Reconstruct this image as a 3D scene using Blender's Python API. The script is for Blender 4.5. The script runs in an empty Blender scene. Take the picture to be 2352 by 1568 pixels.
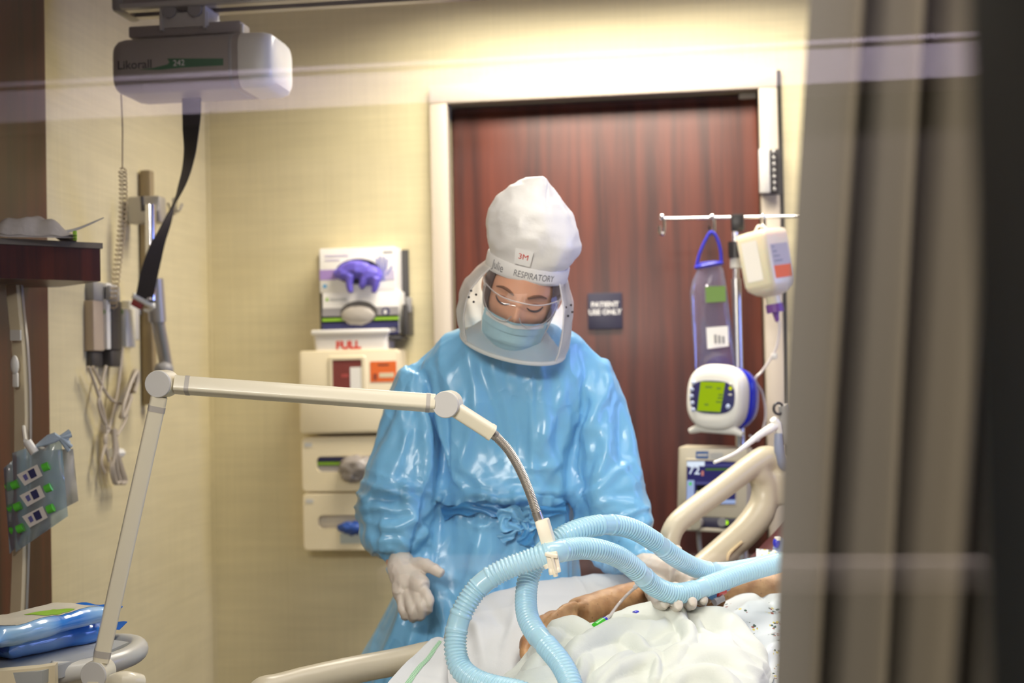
import bpy, bmesh, math, random
import numpy as np
from mathutils import Vector, Matrix

random.seed(7); np.random.seed(7)
S = bpy.context.scene
COL = S.collection

# ------------------------------------------------------------------ camera
FPX = 3267.0
cam_d = bpy.data.cameras.new('camera')
cam_d.sensor_width = 36.0; cam_d.lens = 50.0
cam_d.clip_start = 0.02; cam_d.clip_end = 60
cam = bpy.data.objects.new('camera', cam_d); COL.objects.link(cam)
CAM = Vector((0, 0, 1.32))
Rc = (Matrix.Rotation(math.radians(8), 3, 'Z') @ Matrix.Rotation(math.radians(91.4), 3, 'X')
      @ Matrix.Rotation(math.radians(-1.2), 3, 'Z'))
cam.matrix_world = Matrix.Translation(CAM) @ Rc.to_4x4()
cam_d.dof.use_dof = True
cam_d.dof.focus_distance = 2.32
cam_d.dof.aperture_fstop = 3.4
S.camera = cam

# ------------------------------------------------------------------ exposure, world, lights
S.view_settings.view_transform = 'Standard'
S.view_settings.look = 'None'
S.view_settings.gamma = 1.0
S.view_settings.use_curve_mapping = False
S.view_settings.exposure = -0.05
S.cycles.max_bounces = 8
S.cycles.transparent_max_bounces = 16
S.cycles.sample_clamp_indirect = 6
S.cycles.caustics_reflective = False
S.cycles.caustics_refractive = False

world = bpy.data.worlds.new('world'); S.world = world
world.use_nodes = True
world.node_tree.nodes['Background'].inputs[0].default_value = (0.85, 0.88, 1.0, 1)
world.node_tree.nodes['Background'].inputs[1].default_value = 0.02

def area(name, loc, target, sx, sy, power, color, spread=180):
    l = bpy.data.lights.new(name, 'AREA')
    l.shape = 'RECTANGLE'; l.size = sx; l.size_y = sy
    l.energy = power; l.color = color; l.spread = math.radians(spread)
    o = bpy.data.objects.new(name, l); COL.objects.link(o)
    o.location = loc
    o.rotation_euler = (Vector(target) - Vector(loc)).to_track_quat('-Z', 'Y').to_euler()
    return o

WARM = (1.0, 0.92, 0.79)
# recessed ceiling panel by the bathroom door
area('ceiling_panel_door', (-0.25, 3.62, 2.50), (-0.25, 3.70, 0), 1.1, 0.3, 36, WARM, 150)
# ceiling exam panels over the bed, louvred
area('ceiling_panel_bed', (0.35, 2.35, 2.53), (0.35, 2.35, 0), 1.2, 0.6, 9, (1.0, 0.95, 0.86), 115)
area('ceiling_panel_foot', (0.1, 1.2, 2.5), (-0.1, 2.4, 1.0), 1.2, 0.6, 7, (1.0, 0.95, 0.86), 120)
# daylight through the window in the right-hand wall
area('window_daylight', (2.3, 3.2, 1.5), (0, 3.0, 1.2), 1.2, 1.2, 17, (0.25, 0.36, 1.0), 110)
# corridor lamps behind the camera
area('corridor_lamp_back', (0.2, -2.6, 2.75), (0.2, -3.6, 2.2), 4.0, 0.25, 210, (0.95, 0.88, 1.0), 150)
area('corridor_lamp', (-0.9, -1.7, 2.7), (0.0, 2.8, 1.2), 1.8, 0.4, 95, (1.0, 0.94, 0.85), 120)

def W(px, py, d):
    """point of the place seen at photograph pixel (px, py), d metres in front of the lens"""
    return CAM + Rc @ Vector(((px - 1176) / FPX * d, -(py - 784) / FPX * d, -d))
def onY(px, py, y):
    v = Rc @ Vector(((px - 1176) / FPX, -(py - 784) / FPX, -1)); return CAM + v * ((y - CAM.y) / v.y)
def onX(px, py, x):
    v = Rc @ Vector(((px - 1176) / FPX, -(py - 784) / FPX, -1)); return CAM + v * ((x - CAM.x) / v.x)
CR = Rc @ Vector((1, 0, 0)); CU = Rc @ Vector((0, 1, 0)); CF = Rc @ Vector((0, 0, -1))
ZUP = Vector((0, 0, 1))
def pxm(d): return d / FPX            # metres per pixel at depth d

# ------------------------------------------------------------------ numpy noise
_perm = np.random.RandomState(3).permutation(4096)
def _h(ix, iy, iz):
    n = (ix * 73856093) ^ (iy * 19349663) ^ (iz * 83492791)
    return _perm[np.abs(n) % 4096] / 2047.5 - 1.0
def vnoise(p):
    p = np.asarray(p, float); i = np.floor(p).astype(np.int64); f = p - i
    f = f * f * f * (f * (f * 6 - 15) + 10)
    r = 0
    for dx in (0, 1):
        for dy in (0, 1):
            for dz in (0, 1):
                w = (f[:, 0] if dx else 1 - f[:, 0]) * (f[:, 1] if dy else 1 - f[:, 1]) * (f[:, 2] if dz else 1 - f[:, 2])
                r = r + w * _h(i[:, 0] + dx, i[:, 1] + dy, i[:, 2] + dz)
    return r
def ridge(p): return 1 - np.abs(vnoise(p)) * 2

# ------------------------------------------------------------------ mesh building
class MB:
    def __init__(s): s.v = []; s.f = []
    def add(s, v, f):
        o = len(s.v); s.v += [tuple(a) for a in v]; s.f += [tuple(o + i for i in q) for q in f]; return s
    def box(s, c, size, rot=None, bevel=0.0, seg=2):
        bm = bmesh.new(); bmesh.ops.create_cube(bm, size=1)
        for v in bm.verts: v.co = Vector((v.co.x * size[0], v.co.y * size[1], v.co.z * size[2]))
        if bevel > 0: bmesh.ops.bevel(bm, geom=bm.edges[:], offset=bevel, segments=seg, profile=0.5, affect='EDGES')
        s.bm(bm, c, rot); return s
    def bm(s, bm, c=(0, 0, 0), rot=None):
        bm.verts.index_update(); r = rot or Matrix.Identity(3); c = Vector(c)
        s.add([c + r @ v.co for v in bm.verts], [[v.index for v in f.verts] for f in bm.faces]); bm.free()
    def tube(s, pts, rad, seg=10, caps=True, smooth=0, flat=None):
        pts = [Vector(p) for p in pts]
        if smooth: 
            n = len(pts)
            if not hasattr(rad, '__len__'): rad = [rad] * n
            pts, rad = catmull(pts, smooth), list(np.interp(np.linspace(0, n - 1, (n - 1) * smooth + 1), range(n), rad))
        n = len(pts)
        if not hasattr(rad, '__len__'): rad = [rad] * n
        T = [(pts[min(i + 1, n - 1)] - pts[max(i - 1, 0)]).normalized() for i in range(n)]
        a = T[0].orthogonal().normalized() if flat is None else (Vector(flat) - T[0] * Vector(flat).dot(T[0])).normalized()
        V = []
        for i in range(n):
            a = (a - T[i] * a.dot(T[i])).normalized(); b = T[i].cross(a)
            for k in range(seg):
                t = 2 * math.pi * k / seg
                V.append(pts[i] + (a * math.cos(t) + b * math.sin(t)) * rad[i])
        F = [(i * seg + k, i * seg + (k + 1) % seg, (i + 1) * seg + (k + 1) % seg, (i + 1) * seg + k) for i in range(n - 1) for k in range(seg)]
        if caps: F += [tuple(range(seg - 1, -1, -1)), tuple(range((n - 1) * seg, n * seg))]
        return s.add(V, F)
    def loft(s, rings, caps=True, closed=True):
        m = len(rings[0]); V = [p for r in rings for p in r]
        F = [(i * m + k, i * m + (k + 1) % m, (i + 1) * m + (k + 1) % m, (i + 1) * m + k) for i in range(len(rings) - 1) for k in range(m if closed else m - 1)]
        if caps and closed: F += [tuple(range(m - 1, -1, -1)), tuple(range((len(rings) - 1) * m, len(rings) * m))]
        return s.add(V, F)
    def ell(s, c, ax, seg=24, rings=14):
        """ellipsoid, ax = three world vectors"""
        c = Vector(c); R = []
        for i in range(1, rings):
            t = math.pi * i / rings
            R.append([c + ax[2] * math.cos(t) + (ax[0] * math.cos(2 * math.pi * k / seg) + ax[1] * math.sin(2 * math.pi * k / seg)) * math.sin(t) for k in range(seg)])
        o = len(s.v); s.loft(R, caps=False)
        s.v += [tuple(c + ax[2]), tuple(c - ax[2])]; a = len(s.v) - 2; n = len(R)
        for k in range(seg):
            s.f.append((a, o + k, o + (k + 1) % seg)); s.f.append((a + 1, o + (n - 1) * seg + (k + 1) % seg, o + (n - 1) * seg + k))
        return s
    def prism(s, poly, a, b):
        """poly: list of world points (planar outline), extruded by vector b-a"""
        d = Vector(b) - Vector(a); n = len(poly); P0 = [Vector(p) for p in poly]
        V = P0 + [p + d for p in P0]
        F = [tuple(range(n - 1, -1, -1)), tuple(range(n, 2 * n))] + [(i, (i + 1) % n, n + (i + 1) % n, n + i) for i in range(n)]
        return s.add(V, F)
    def grid(s, G):
        h, w = len(G), len(G[0]); V = [p for r in G for p in r]
        return s.add(V, [(i * w + j, i * w + j + 1, (i + 1) * w + j + 1, (i + 1) * w + j) for i in range(h - 1) for j in range(w - 1)])

def catmull(pts, k):
    out = []; n = len(pts)
    for i in range(n - 1):
        p0, p1, p2, p3 = pts[max(i - 1, 0)], pts[i], pts[i + 1], pts[min(i + 2, n - 1)]
        for j in range(k):
            t = j / k
            out.append(0.5 * ((2 * p1) + (p2 - p0) * t + (2 * p0 - 5 * p1 + 4 * p2 - p3) * t * t + (3 * p1 - p0 - 3 * p2 + p3) * t ** 3))
    out.append(pts[-1]); return out

def mesh(name, v, f, smooth=40):
    me = bpy.data.meshes.new(name); me.from_pydata([tuple(a) for a in v], [], [tuple(q) for q in f])
    bm = bmesh.new(); bm.from_mesh(me); bmesh.ops.recalc_face_normals(bm, faces=bm.faces[:])
    bm.to_mesh(me); bm.free()
    if smooth is not None:
        me.shade_smooth()
        if smooth < 180:
            me.set_sharp_from_angle(angle=math.radians(smooth))
    return me

ORG = {}
def obj(name, mb, mat, parent=None, smooth=40, **props):
    v = np.array([tuple(a) for a in mb.v], float)
    o0 = ORG[parent.name] if parent is not None else np.array([(v[:, 0].min() + v[:, 0].max()) / 2, (v[:, 1].min() + v[:, 1].max()) / 2, v[:, 2].min()])
    me = mesh(name, v - o0, mb.f, smooth)
    if mat: me.materials.append(mat)
    o = bpy.data.objects.new(name, me); COL.objects.link(o)
    if parent is not None: o.parent = parent
    else: o.location = o0
    ORG[o.name] = o0
    for k, x in props.items(): o[k] = x
    return o
def thing(name, label, cat, loc, group=None):
    o = bpy.data.objects.new(name, None); COL.objects.link(o)
    o.empty_display_size = 0.1; o.location = loc
    o['label'] = label; o['category'] = cat
    if group: o['group'] = group
    ORG[o.name] = np.array(tuple(loc), float); return o
def struct(name, mb, mat, parent=None, smooth=40):
    o = obj(name, mb, mat, parent, smooth)
    if parent is None: o['kind'] = 'structure'
    return o

def fuse(mb, voxel, smooth=0, factor=0.5):
    """voxel union of the shapes in mb; returns vertices and faces"""
    me = bpy.data.meshes.new('t'); me.from_pydata([tuple(a) for a in mb.v], [], mb.f)
    bm = bmesh.new(); bm.from_mesh(me); bmesh.ops.recalc_face_normals(bm, faces=bm.faces[:]); bm.to_mesh(me); bm.free()
    o = bpy.data.objects.new('t', me); COL.objects.link(o)
    m = o.modifiers.new('r', 'REMESH'); m.mode = 'VOXEL'; m.voxel_size = voxel
    if smooth:
        q = o.modifiers.new('s', 'SMOOTH'); q.iterations = smooth; q.factor = factor
    dg = bpy.context.evaluated_depsgraph_get(); e = o.evaluated_get(dg).to_mesh()
    v = np.empty(len(e.vertices) * 3); e.vertices.foreach_get('co', v); v = v.reshape(-1, 3)
    f = [tuple(p.vertices) for p in e.polygons]
    bpy.data.objects.remove(o); bpy.data.meshes.remove(me)
    r = MB(); r.v = v; r.f = f; return r
def normals(mb):
    me = bpy.data.meshes.new('t'); me.from_pydata([tuple(a) for a in mb.v], [], mb.f)
    n = np.empty(len(me.vertices) * 3); me.vertices.foreach_get('normal', n); bpy.data.meshes.remove(me)
    return n.reshape(-1, 3)

def text(name, s, mat, place, parent=None, size=1.0, align='CENTER', bold=0.0, depth=0, spacing=1.0, sub=0):
    """flat lettering; place(x, y) turns a point of the writing into a point of the place"""
    c = bpy.data.curves.new('t', 'FONT'); c.body = s; c.size = size; c.align_x = align; c.align_y = 'CENTER'
    c.offset = bold; c.space_character = spacing; c.resolution_u = 4
    o = bpy.data.objects.new('t', c); COL.objects.link(o)
    dg = bpy.context.evaluated_depsgraph_get(); e = o.evaluated_get(dg).to_mesh()
    mb = MB(); mb.add([place(v.co.x, v.co.y) for v in e.vertices], [tuple(p.vertices) for p in e.polygons])
    bpy.data.objects.remove(o); bpy.data.curves.remove(c)
    return obj(name, mb, mat, parent, smooth=None)
def planar(c, r, u, off=0.0):
    r = Vector(r).normalized(); u = Vector(u).normalized(); n = r.cross(u)
    return lambda x, y: Vector(c) + r * x + u * y + n * off

def rrect(w, h, r, seg=5):
    p = []
    for cx, cy, a0 in ((w / 2 - r, h / 2 - r, 0), (-w / 2 + r, h / 2 - r, 90), (-w / 2 + r, -h / 2 + r, 180), (w / 2 - r, -h / 2 + r, 270)):
        for i in range(seg + 1):
            a = math.radians(a0 + 90 * i / seg); p.append((cx + r * math.cos(a), cy + r * math.sin(a)))
    return p
def slab(c, r, u, w, h, d, rad, mb=None, edge=0.0):
    """rounded rectangular slab: c = centre of its front face, r/u = right/up, goes back by d"""
    mb = mb or MB(); r = Vector(r).normalized(); u = Vector(u).normalized(); n = r.cross(u); c = Vector(c)
    rings = []
    steps = [(edge, 0.0), (edge * .3, edge * .3), (0, edge)] if edge else [(0, 0)]
    for ins, b in steps:
        rings.append([c + r * x + u * y - n * b for x, y in rrect(w - 2 * ins, h - 2 * ins, max(rad - ins, 0.0005))])
    for ins, b in reversed(steps):
        rings.append([c + r * x + u * y - n * (d - b) for x, y in rrect(w - 2 * ins, h - 2 * ins, max(rad - ins, 0.0005))])
    return mb.loft(rings)
def holed(c, r, u, w, h, rad, hx, hy, hw, hh, hr, depth, mb=None):
    """front plate with an opening whose walls go back by depth, plus outer side walls"""
    mb = mb or MB(); r = Vector(r).normalized(); u = Vector(u).normalized(); n = r.cross(u); c = Vector(c)
    A = rrect(w, h, rad); B = [(x + hx, y + hy) for x, y in rrect(hw, hh, hr)]
    P = lambda q, b: [c + r * x + u * y - n * b for x, y in q]
    mb.loft([P(A, depth), P(A, 0.004), P([(x * (1 - .006 / w), y * (1 - .006 / h)) for x, y in A], 0), P(B, 0), P(B, depth)], caps=False)
    return mb

# ------------------------------------------------------------------ materials
def srgb(r, g, b):
    f = lambda c: ((c / 255 + 0.055) / 1.055) ** 2.4 if c > 10 else c / 255 / 12.92
    return (f(r), f(g), f(b), 1)
def mat(name, col, rough=0.5, metal=0.0, spec=0.5, **kw):
    m = bpy.data.materials.new(name); m.use_nodes = True
    b = m.node_tree.nodes['Principled BSDF']
    b.inputs['Base Color'].default_value = col; b.inputs['Roughness'].default_value = rough
    b.inputs['Metallic'].default_value = metal; b.inputs['Specular IOR Level'].default_value = spec
    for k, x in kw.items(): b.inputs[k.replace('_', ' ')].default_value = x
    return m
def nodes(m): return m.node_tree.nodes, m.node_tree.links, m.node_tree.nodes['Principled BSDF']
def N(m, t, **kw):
    n = m.node_tree.nodes.new(t)
    for k, x in kw.items():
        if k in n.inputs: n.inputs[k].default_value = x
        else: setattr(n, k, x)
    return n
def mottle(m, amount=0.06, scale=20, bump=0.0, bscale=60, coords='Object', stretch=(1, 1, 1)):
    """slight colour variation and fine relief"""
    nt, L, b = nodes(m); tc = N(m, 'ShaderNodeTexCoord'); mp = N(m, 'ShaderNodeMapping'); mp.inputs['Scale'].default_value = stretch
    L.new(tc.outputs[coords], mp.inputs[0])
    if amount:
        n = N(m, 'ShaderNodeTexNoise', Scale=scale, Detail=4.0); L.new(mp.outputs[0], n.inputs['Vector'])
        c = b.inputs['Base Color'].default_value[:]
        r = N(m, 'ShaderNodeValToRGB'); e = r.color_ramp.elements
        e[0].position = .3; e[1].position = .7
        e[0].color = tuple(x * (1 - amount) for x in c[:3]) + (1,); e[1].color = tuple(min(1, x * (1 + amount)) for x in c[:3]) + (1,)
        L.new(n.outputs[0], r.inputs[0]); L.new(r.outputs[0], b.inputs['Base Color'])
    if bump:
        n2 = N(m, 'ShaderNodeTexNoise', Scale=bscale, Detail=3.0); L.new(mp.outputs[0], n2.inputs['Vector'])
        bp = N(m, 'ShaderNodeBump', Strength=bump, Distance=0.01); L.new(n2.outputs[0], bp.inputs['Height']); L.new(bp.outputs[0], b.inputs['Normal'])
    return m
def wood(name, dark, light, rough=0.3, grain=(9, 9, 0.35), scale=1.0):
    m = mat(name, dark, rough); nt, L, b = nodes(m)
    tc = N(m, 'ShaderNodeTexCoord'); mp = N(m, 'ShaderNodeMapping'); mp.inputs['Scale'].default_value = grain
    L.new(tc.outputs['Object'], mp.inputs[0])
    n = N(m, 'ShaderNodeTexNoise', Scale=2.6 * scale, Detail=5.0, Roughness=0.62, Distortion=0.3); L.new(mp.outputs[0], n.inputs['Vector'])
    r = N(m, 'ShaderNodeValToRGB'); e = r.color_ramp.elements
    e[0].position = .33; e[0].color = dark; e[1].position = .68; e[1].color = light
    L.new(n.outputs[0], r.inputs[0]); L.new(r.outputs[0], b.inputs['Base Color'])
    return m
def emit(name, col, s):
    m = bpy.data.materials.new(name); m.use_nodes = True; nt = m.node_tree; nt.nodes.clear()
    e = nt.nodes.new('ShaderNodeEmission'); e.inputs[0].default_value = col; e.inputs[1].default_value = s
    o = nt.nodes.new('ShaderNodeOutputMaterial'); nt.links.new(e.outputs[0], o.inputs[0]); return m
def clear(name, refl=None, tint=(1, 1, 1, 1), rough=0.0, ior=1.5, gain=1.0, haze=0.0, hazecol=(1, 1, 1, 1)):
    """thin clear sheet: what lies behind it, plus its own mirror and a little haze"""
    m = bpy.data.materials.new(name); m.use_nodes = True; nt = m.node_tree; nt.nodes.clear(); L = nt.links
    t = nt.nodes.new('ShaderNodeBsdfTransparent'); t.inputs[0].default_value = tint
    g = nt.nodes.new('ShaderNodeBsdfGlossy'); g.inputs['Roughness'].default_value = rough
    fr = nt.nodes.new('ShaderNodeFresnel'); fr.inputs['IOR'].default_value = ior
    mu = nt.nodes.new('ShaderNodeMath'); mu.operation = 'MULTIPLY'; mu.use_clamp = True; mu.inputs[1].default_value = gain
    L.new(fr.outputs[0], mu.inputs[0])
    mx = nt.nodes.new('ShaderNodeMixShader'); L.new(mu.outputs[0], mx.inputs[0]); L.new(t.outputs[0], mx.inputs[1]); L.new(g.outputs[0], mx.inputs[2])
    last = mx
    if haze:
        d = nt.nodes.new('ShaderNodeBsdfDiffuse'); d.inputs[0].default_value = hazecol
        tr = nt.nodes.new('ShaderNodeBsdfTranslucent'); tr.inputs[0].default_value = hazecol
        ad = nt.nodes.new('ShaderNodeMixShader'); ad.inputs[0].default_value = 0.5; L.new(d.outputs[0], ad.inputs[1]); L.new(tr.outputs[0], ad.inputs[2])
        m2 = nt.nodes.new('ShaderNodeMixShader'); m2.inputs[0].default_value = haze; L.new(mx.outputs[0], m2.inputs[1]); L.new(ad.outputs[0], m2.inputs[2]); last = m2
    o = nt.nodes.new('ShaderNodeOutputMaterial'); L.new(last.outputs[0], o.inputs[0]); return m
# ================================================================== materials of the place
def wallpaper(name, col):
    m = mat(name, col, 0.55); nt, L, b = nodes(m)
    tc = N(m, 'ShaderNodeTexCoord')
    outs = []
    for sc in ((3, 3, 120), (115, 115, 3), (5, 5, 26)):
        mp = N(m, 'ShaderNodeMapping'); mp.inputs['Scale'].default_value = sc
        L.new(tc.outputs['Object'], mp.inputs[0])
        n = N(m, 'ShaderNodeTexNoise', Scale=1.0, Detail=2.0); L.new(mp.outputs[0], n.inputs['Vector']); outs.append(n)
    a = N(m, 'ShaderNodeMath', operation='ADD'); L.new(outs[0].outputs[0], a.inputs[0]); L.new(outs[1].outputs[0], a.inputs[1])
    a2 = N(m, 'ShaderNodeMath', operation='ADD'); L.new(a.outputs[0], a2.inputs[0]); L.new(outs[2].outputs[0], a2.inputs[1])
    mu = N(m, 'ShaderNodeMath', operation='MULTIPLY'); L.new(a2.outputs[0], mu.inputs[0]); mu.inputs[1].default_value = .3333
    r = N(m, 'ShaderNodeValToRGB'); e = r.color_ramp.elements
    e[0].position = .36; e[1].position = .64
    e[0].color = tuple(c * .92 for c in col[:3]) + (1,); e[1].color = tuple(min(1, c * 1.06) for c in col[:3]) + (1,)
    L.new(mu.outputs[0], r.inputs[0]); L.new(r.outputs[0], b.inputs['Base Color'])
    bp = N(m, 'ShaderNodeBump', Strength=.15, Distance=.003); L.new(a.outputs[0], bp.inputs['Height']); L.new(bp.outputs[0], b.inputs['Normal'])
    return m
M_wall = wallpaper('straw wallcovering', srgb(214, 202, 162))
M_front = mat('painted corridor wall', srgb(120, 112, 100), .7)
M_floor = mottle(mat('vinyl floor', srgb(104, 92, 78), .35), .1, 30)
M_ceil = mottle(mat('ceiling tile', srgb(225, 220, 208), .85), .04, 90, .1, 120)
M_door = wood('red mahogany veneer', srgb(54, 22, 16), srgb(102, 47, 31), .42, grain=(7, 7, .3))
M_dkwood = wood('dark mahogany panel', srgb(44, 17, 12), srgb(92, 37, 24), .34)
M_greige = mat('greige door frame paint', srgb(196, 184, 166), .4)
M_cream = mottle(mat('cream plastic', srgb(232, 218, 184), .38), .02, 8)
M_ivory = mat('ivory painted metal', srgb(236, 228, 204), .3, Coat_Weight=.2)
M_white = mat('white plastic', srgb(238, 236, 228), .3)
M_card = mat('white carton', srgb(244, 240, 232), .5)
M_grey = mat('grey plastic', srgb(150, 148, 146), .4)
M_ltgrey = mat('light grey plastic', srgb(200, 198, 192), .4)
M_dgrey = mat('dark grey plastic', srgb(58, 56, 55), .45)
M_black = mat('black plastic', srgb(20, 19, 20), .4)
M_chrome = mat('chrome', (.78, .78, .8, 1), .15, 1.0)
M_steel = mat('brushed steel', (.55, .54, .53, 1), .32, 1.0)
M_alu = mat('anodised aluminium', srgb(176, 172, 166), .38, .6)
M_navy = mat('navy print', srgb(38, 40, 92), .5)
M_green = mat('lime print', srgb(150, 200, 50), .5)
M_dkgreen = mat('green print', srgb(20, 92, 48), .5)
M_red = mat('red print', srgb(214, 62, 44), .5)
M_orange = mat('orange label', srgb(238, 110, 34), .5)
M_ink = mat('black ink', srgb(40, 38, 40), .6)
M_beige = mottle(mat('beige bed plastic', srgb(200, 190, 166), .34), .03, 5)

# ================================================================== setting
YB, XL, XR, ZC = 4.10, -1.493, 2.0, 2.55
DX0, DX1, DZ = -0.75, 0.148, 2.121
struct('floor', MB().box((-.45, .2, -.05), (5.3, 8.0, .1)), M_floor)
c = MB().box((.25, 2.3, ZC + .05), (3.7, 3.8, .1)); struct('ceiling', c, M_ceil)
b = MB()
b.box(((XL + DX0) / 2, YB + .06, ZC / 2), (DX0 - XL, .12, ZC))
b.box(((XR + DX1) / 2, YB + .06, ZC / 2), (XR - DX1, .12, ZC))
b.box(((DX0 + DX1) / 2, YB + .06, (ZC + DZ) / 2), (DX1 - DX0, .12, ZC - DZ))
struct('wall_back', b, M_wall)
struct('wall_left', MB().box((XL - .06, 2.36, ZC / 2), (.12, 3.72, ZC)), M_wall)
b = MB()
wy0, wy1, wz0, wz1 = 2.55, 3.85, .9, 2.15
b.box((XR + .06, (0.5 + wy0) / 2, ZC / 2), (.12, wy0 - .5, ZC)); b.box((XR + .06, (YB + wy1) / 2 + .06, ZC / 2), (.12, YB - wy1 + .12, ZC))
b.box((XR + .06, (wy0 + wy1) / 2, wz0 / 2), (.12, wy1 - wy0, wz0)); b.box((XR + .06, (wy0 + wy1) / 2, (wz1 + ZC) / 2), (.12, wy1 - wy0, ZC - wz1))
struct('wall_right', b, M_wall)
b = MB()
for y0, y1, z0, z1 in ((wy0, wy0 + .05, wz0, wz1), (wy1 - .05, wy1, wz0, wz1), (wy0, wy1, wz0, wz0 + .05), (wy0, wy1, wz1 - .05, wz1), ((wy0 + wy1) / 2 - .02, (wy0 + wy1) / 2 + .02, wz0, wz1)):
    b.box((XR + .06, (y0 + y1) / 2, (z0 + z1) / 2), (.06, y1 - y0, z1 - z0))
struct('window_2', b, M_alu)
# glazed front of the room: the picture is taken through this pane from the corridor
GY = 0.5
b = MB()
gx0, gx1, gz0, gz1 = -1.0, .140, .35, 2.35
b.box(((-3.05 + gx0) / 2, GY, 1.4), (gx0 + 3.05, .1, 2.8)); b.box(((XR + gx1) / 2 + .05, GY, 1.4), (XR - gx1 + .1, .1, 2.8))
b.box(((gx0 + gx1) / 2, GY, gz0 / 2), (gx1 - gx0, .1, gz0)); b.box(((gx0 + gx1) / 2, GY, (gz1 + 2.8) / 2), (gx1 - gx0, .1, 2.8 - gz1))
struct('wall_front', b, M_front)
M_pane = clear('window glass', ior=1.5, gain=1.75)
w = struct('window_1', MB().add([(gx0, GY, gz0), (gx1, GY, gz0), (gx1, GY, gz1), (gx0, GY, gz1)], [(0, 1, 2, 3)]), M_pane, smooth=None)
b = MB()
for x0, x1, z0, z1 in ((gx0 - .02, gx0 + .04, gz0, gz1), (gx1 - .04, gx1 + .02, gz0, gz1), (gx0, gx1, gz0 - .02, gz0 + .04), (gx0, gx1, gz1 - .04, gz1 + .02)):
    b.box(((x0 + x1) / 2, GY, (z0 + z1) / 2), (x1 - x0, .12, z1 - z0))
struct('frame', b, mat('dark bronze frame', srgb(9, 8, 8), .7, spec=.1), w)
# corridor behind the camera: what the pane mirrors
M_cw = mat('corridor wall paint', srgb(70, 62, 56), .8)
M_soffit = mat('pale lilac soffit', srgb(226, 214, 226), .7)
M_desk = mat('desk laminate', srgb(232, 218, 198), .6)
struct('wall_corridor', MB().box((-.45, -3.78, 1.4), (5.3, .1, 2.8)), M_cw)
struct('wall_corridor_left', MB().box((-3.05, -1.65, 1.4), (.1, 4.3, 2.8)), M_cw)
struct('wall_corridor_right', MB().box((2.15, -1.65, 1.4), (.1, 4.3, 2.8)), M_cw)
struct('ceiling_corridor', MB().box((-.45, -1.65, 2.85), (5.3, 4.4, .1)), M_cw)
b = MB().box((-.45, -3.61, 2.272), (5.1, .22, .122)); b.box((-.45, -3.49, 2.335), (5.1, .03, .014))
struct('trim_1', b, M_soffit)
dk = thing('nurse_desk', 'long pale desk across the corridor, mirrored faintly in the window glass', 'desk', (-.1, -3.55, 0))
obj('counter_top', MB().box((-.1, -3.5, .69), (1.9, .34, .085), bevel=.01), M_desk, dk)
obj('desk_panel', MB().box((-.1, -3.55, .32), (1.8, .2, .64)), M_cw, dk)

# ------------------------------------------------------------------ door and its frame
d = struct('door_1', MB().box(((DX0 + DX1) / 2, YB + .055, DZ / 2), (DX1 - DX0 - .008, .045, DZ - .012), bevel=.003), M_door)
x = DX1 - .09
obj('handle', MB().tube([(x, YB + .03, 1.02), (x, YB - .03, 1.02), (x - .11, YB - .035, 1.02)], .011, 10, smooth=4), M_steel, d)
h = onY(1717, 217, YB + .03)
obj('closer_pin', MB().box((h.x, YB + .026, h.z - .004), (.05, .012, .018), bevel=.004), M_ltgrey, d)
def frame_bar(x0, x1, z0, z1): return MB().box(((x0 + x1) / 2, YB - .006, (z0 + z1) / 2), (x1 - x0, .05, z1 - z0), bevel=.003)
FW = .052
b = MB()
b.box((DX0 - FW / 2, YB - .004, DZ / 2), (FW, .05, DZ), bevel=.003); b.box((DX1 + FW / 2, YB - .004, DZ / 2), (FW, .05, DZ), bevel=.003)
b.box(((DX0 + DX1) / 2, YB - .004, DZ + FW / 2), (DX1 - DX0 + 2 * FW, .05, FW), bevel=.003)
struct('trim_2', b, M_greige)
struct('trim_3', MB().tube([(DX1 + FW + .006, YB - .008, 0.05), (DX1 + FW + .006, YB - .008, DZ + FW)], .006, 8), mat('jamb gap shade', srgb(70, 68, 56), .6))  # dark strip painted in for the shadow gap beside the door frame
struct('baseboard_back', MB().box(((XL + DX0 - FW) / 2, YB - .008, .05), (DX0 - FW - XL, .016, .1)), M_dkwood)
struct('baseboard_left', MB().box((XL + .008, 2.3, .05), (.016, 3.6, .1)), M_dkwood)
# wallcovering seam strip in the corner
struct('trim_4', MB().box((XL + .004, YB - .004, 1.27), (.008, .008, 2.5)), M_wall)

# sign on the door
s = onY(1390, 714, YB + .031)
sg = thing('door_sign', 'small dark navy plaque with white lettering on the mahogany door', 'sign', (s.x, YB + .03, s.z))
obj('plaque', slab((s.x, YB + .024, s.z), (1, 0, 0), (0, 0, 1), .100, .105, .008, .003, edge=.001), mat('plaque navy', srgb(38, 36, 58), .45), sg)
M_lett = mat('white lettering', srgb(225, 222, 218), .5)
for t, dz in (('PATIENT', .018), ('USE ONLY', -.004)):
    text('lettering', t, M_lett, planar((s.x, YB + .0235, s.z + dz), (1, 0, 0), (0, 0, 1)), sg, size=.0205, bold=.0007)

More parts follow.
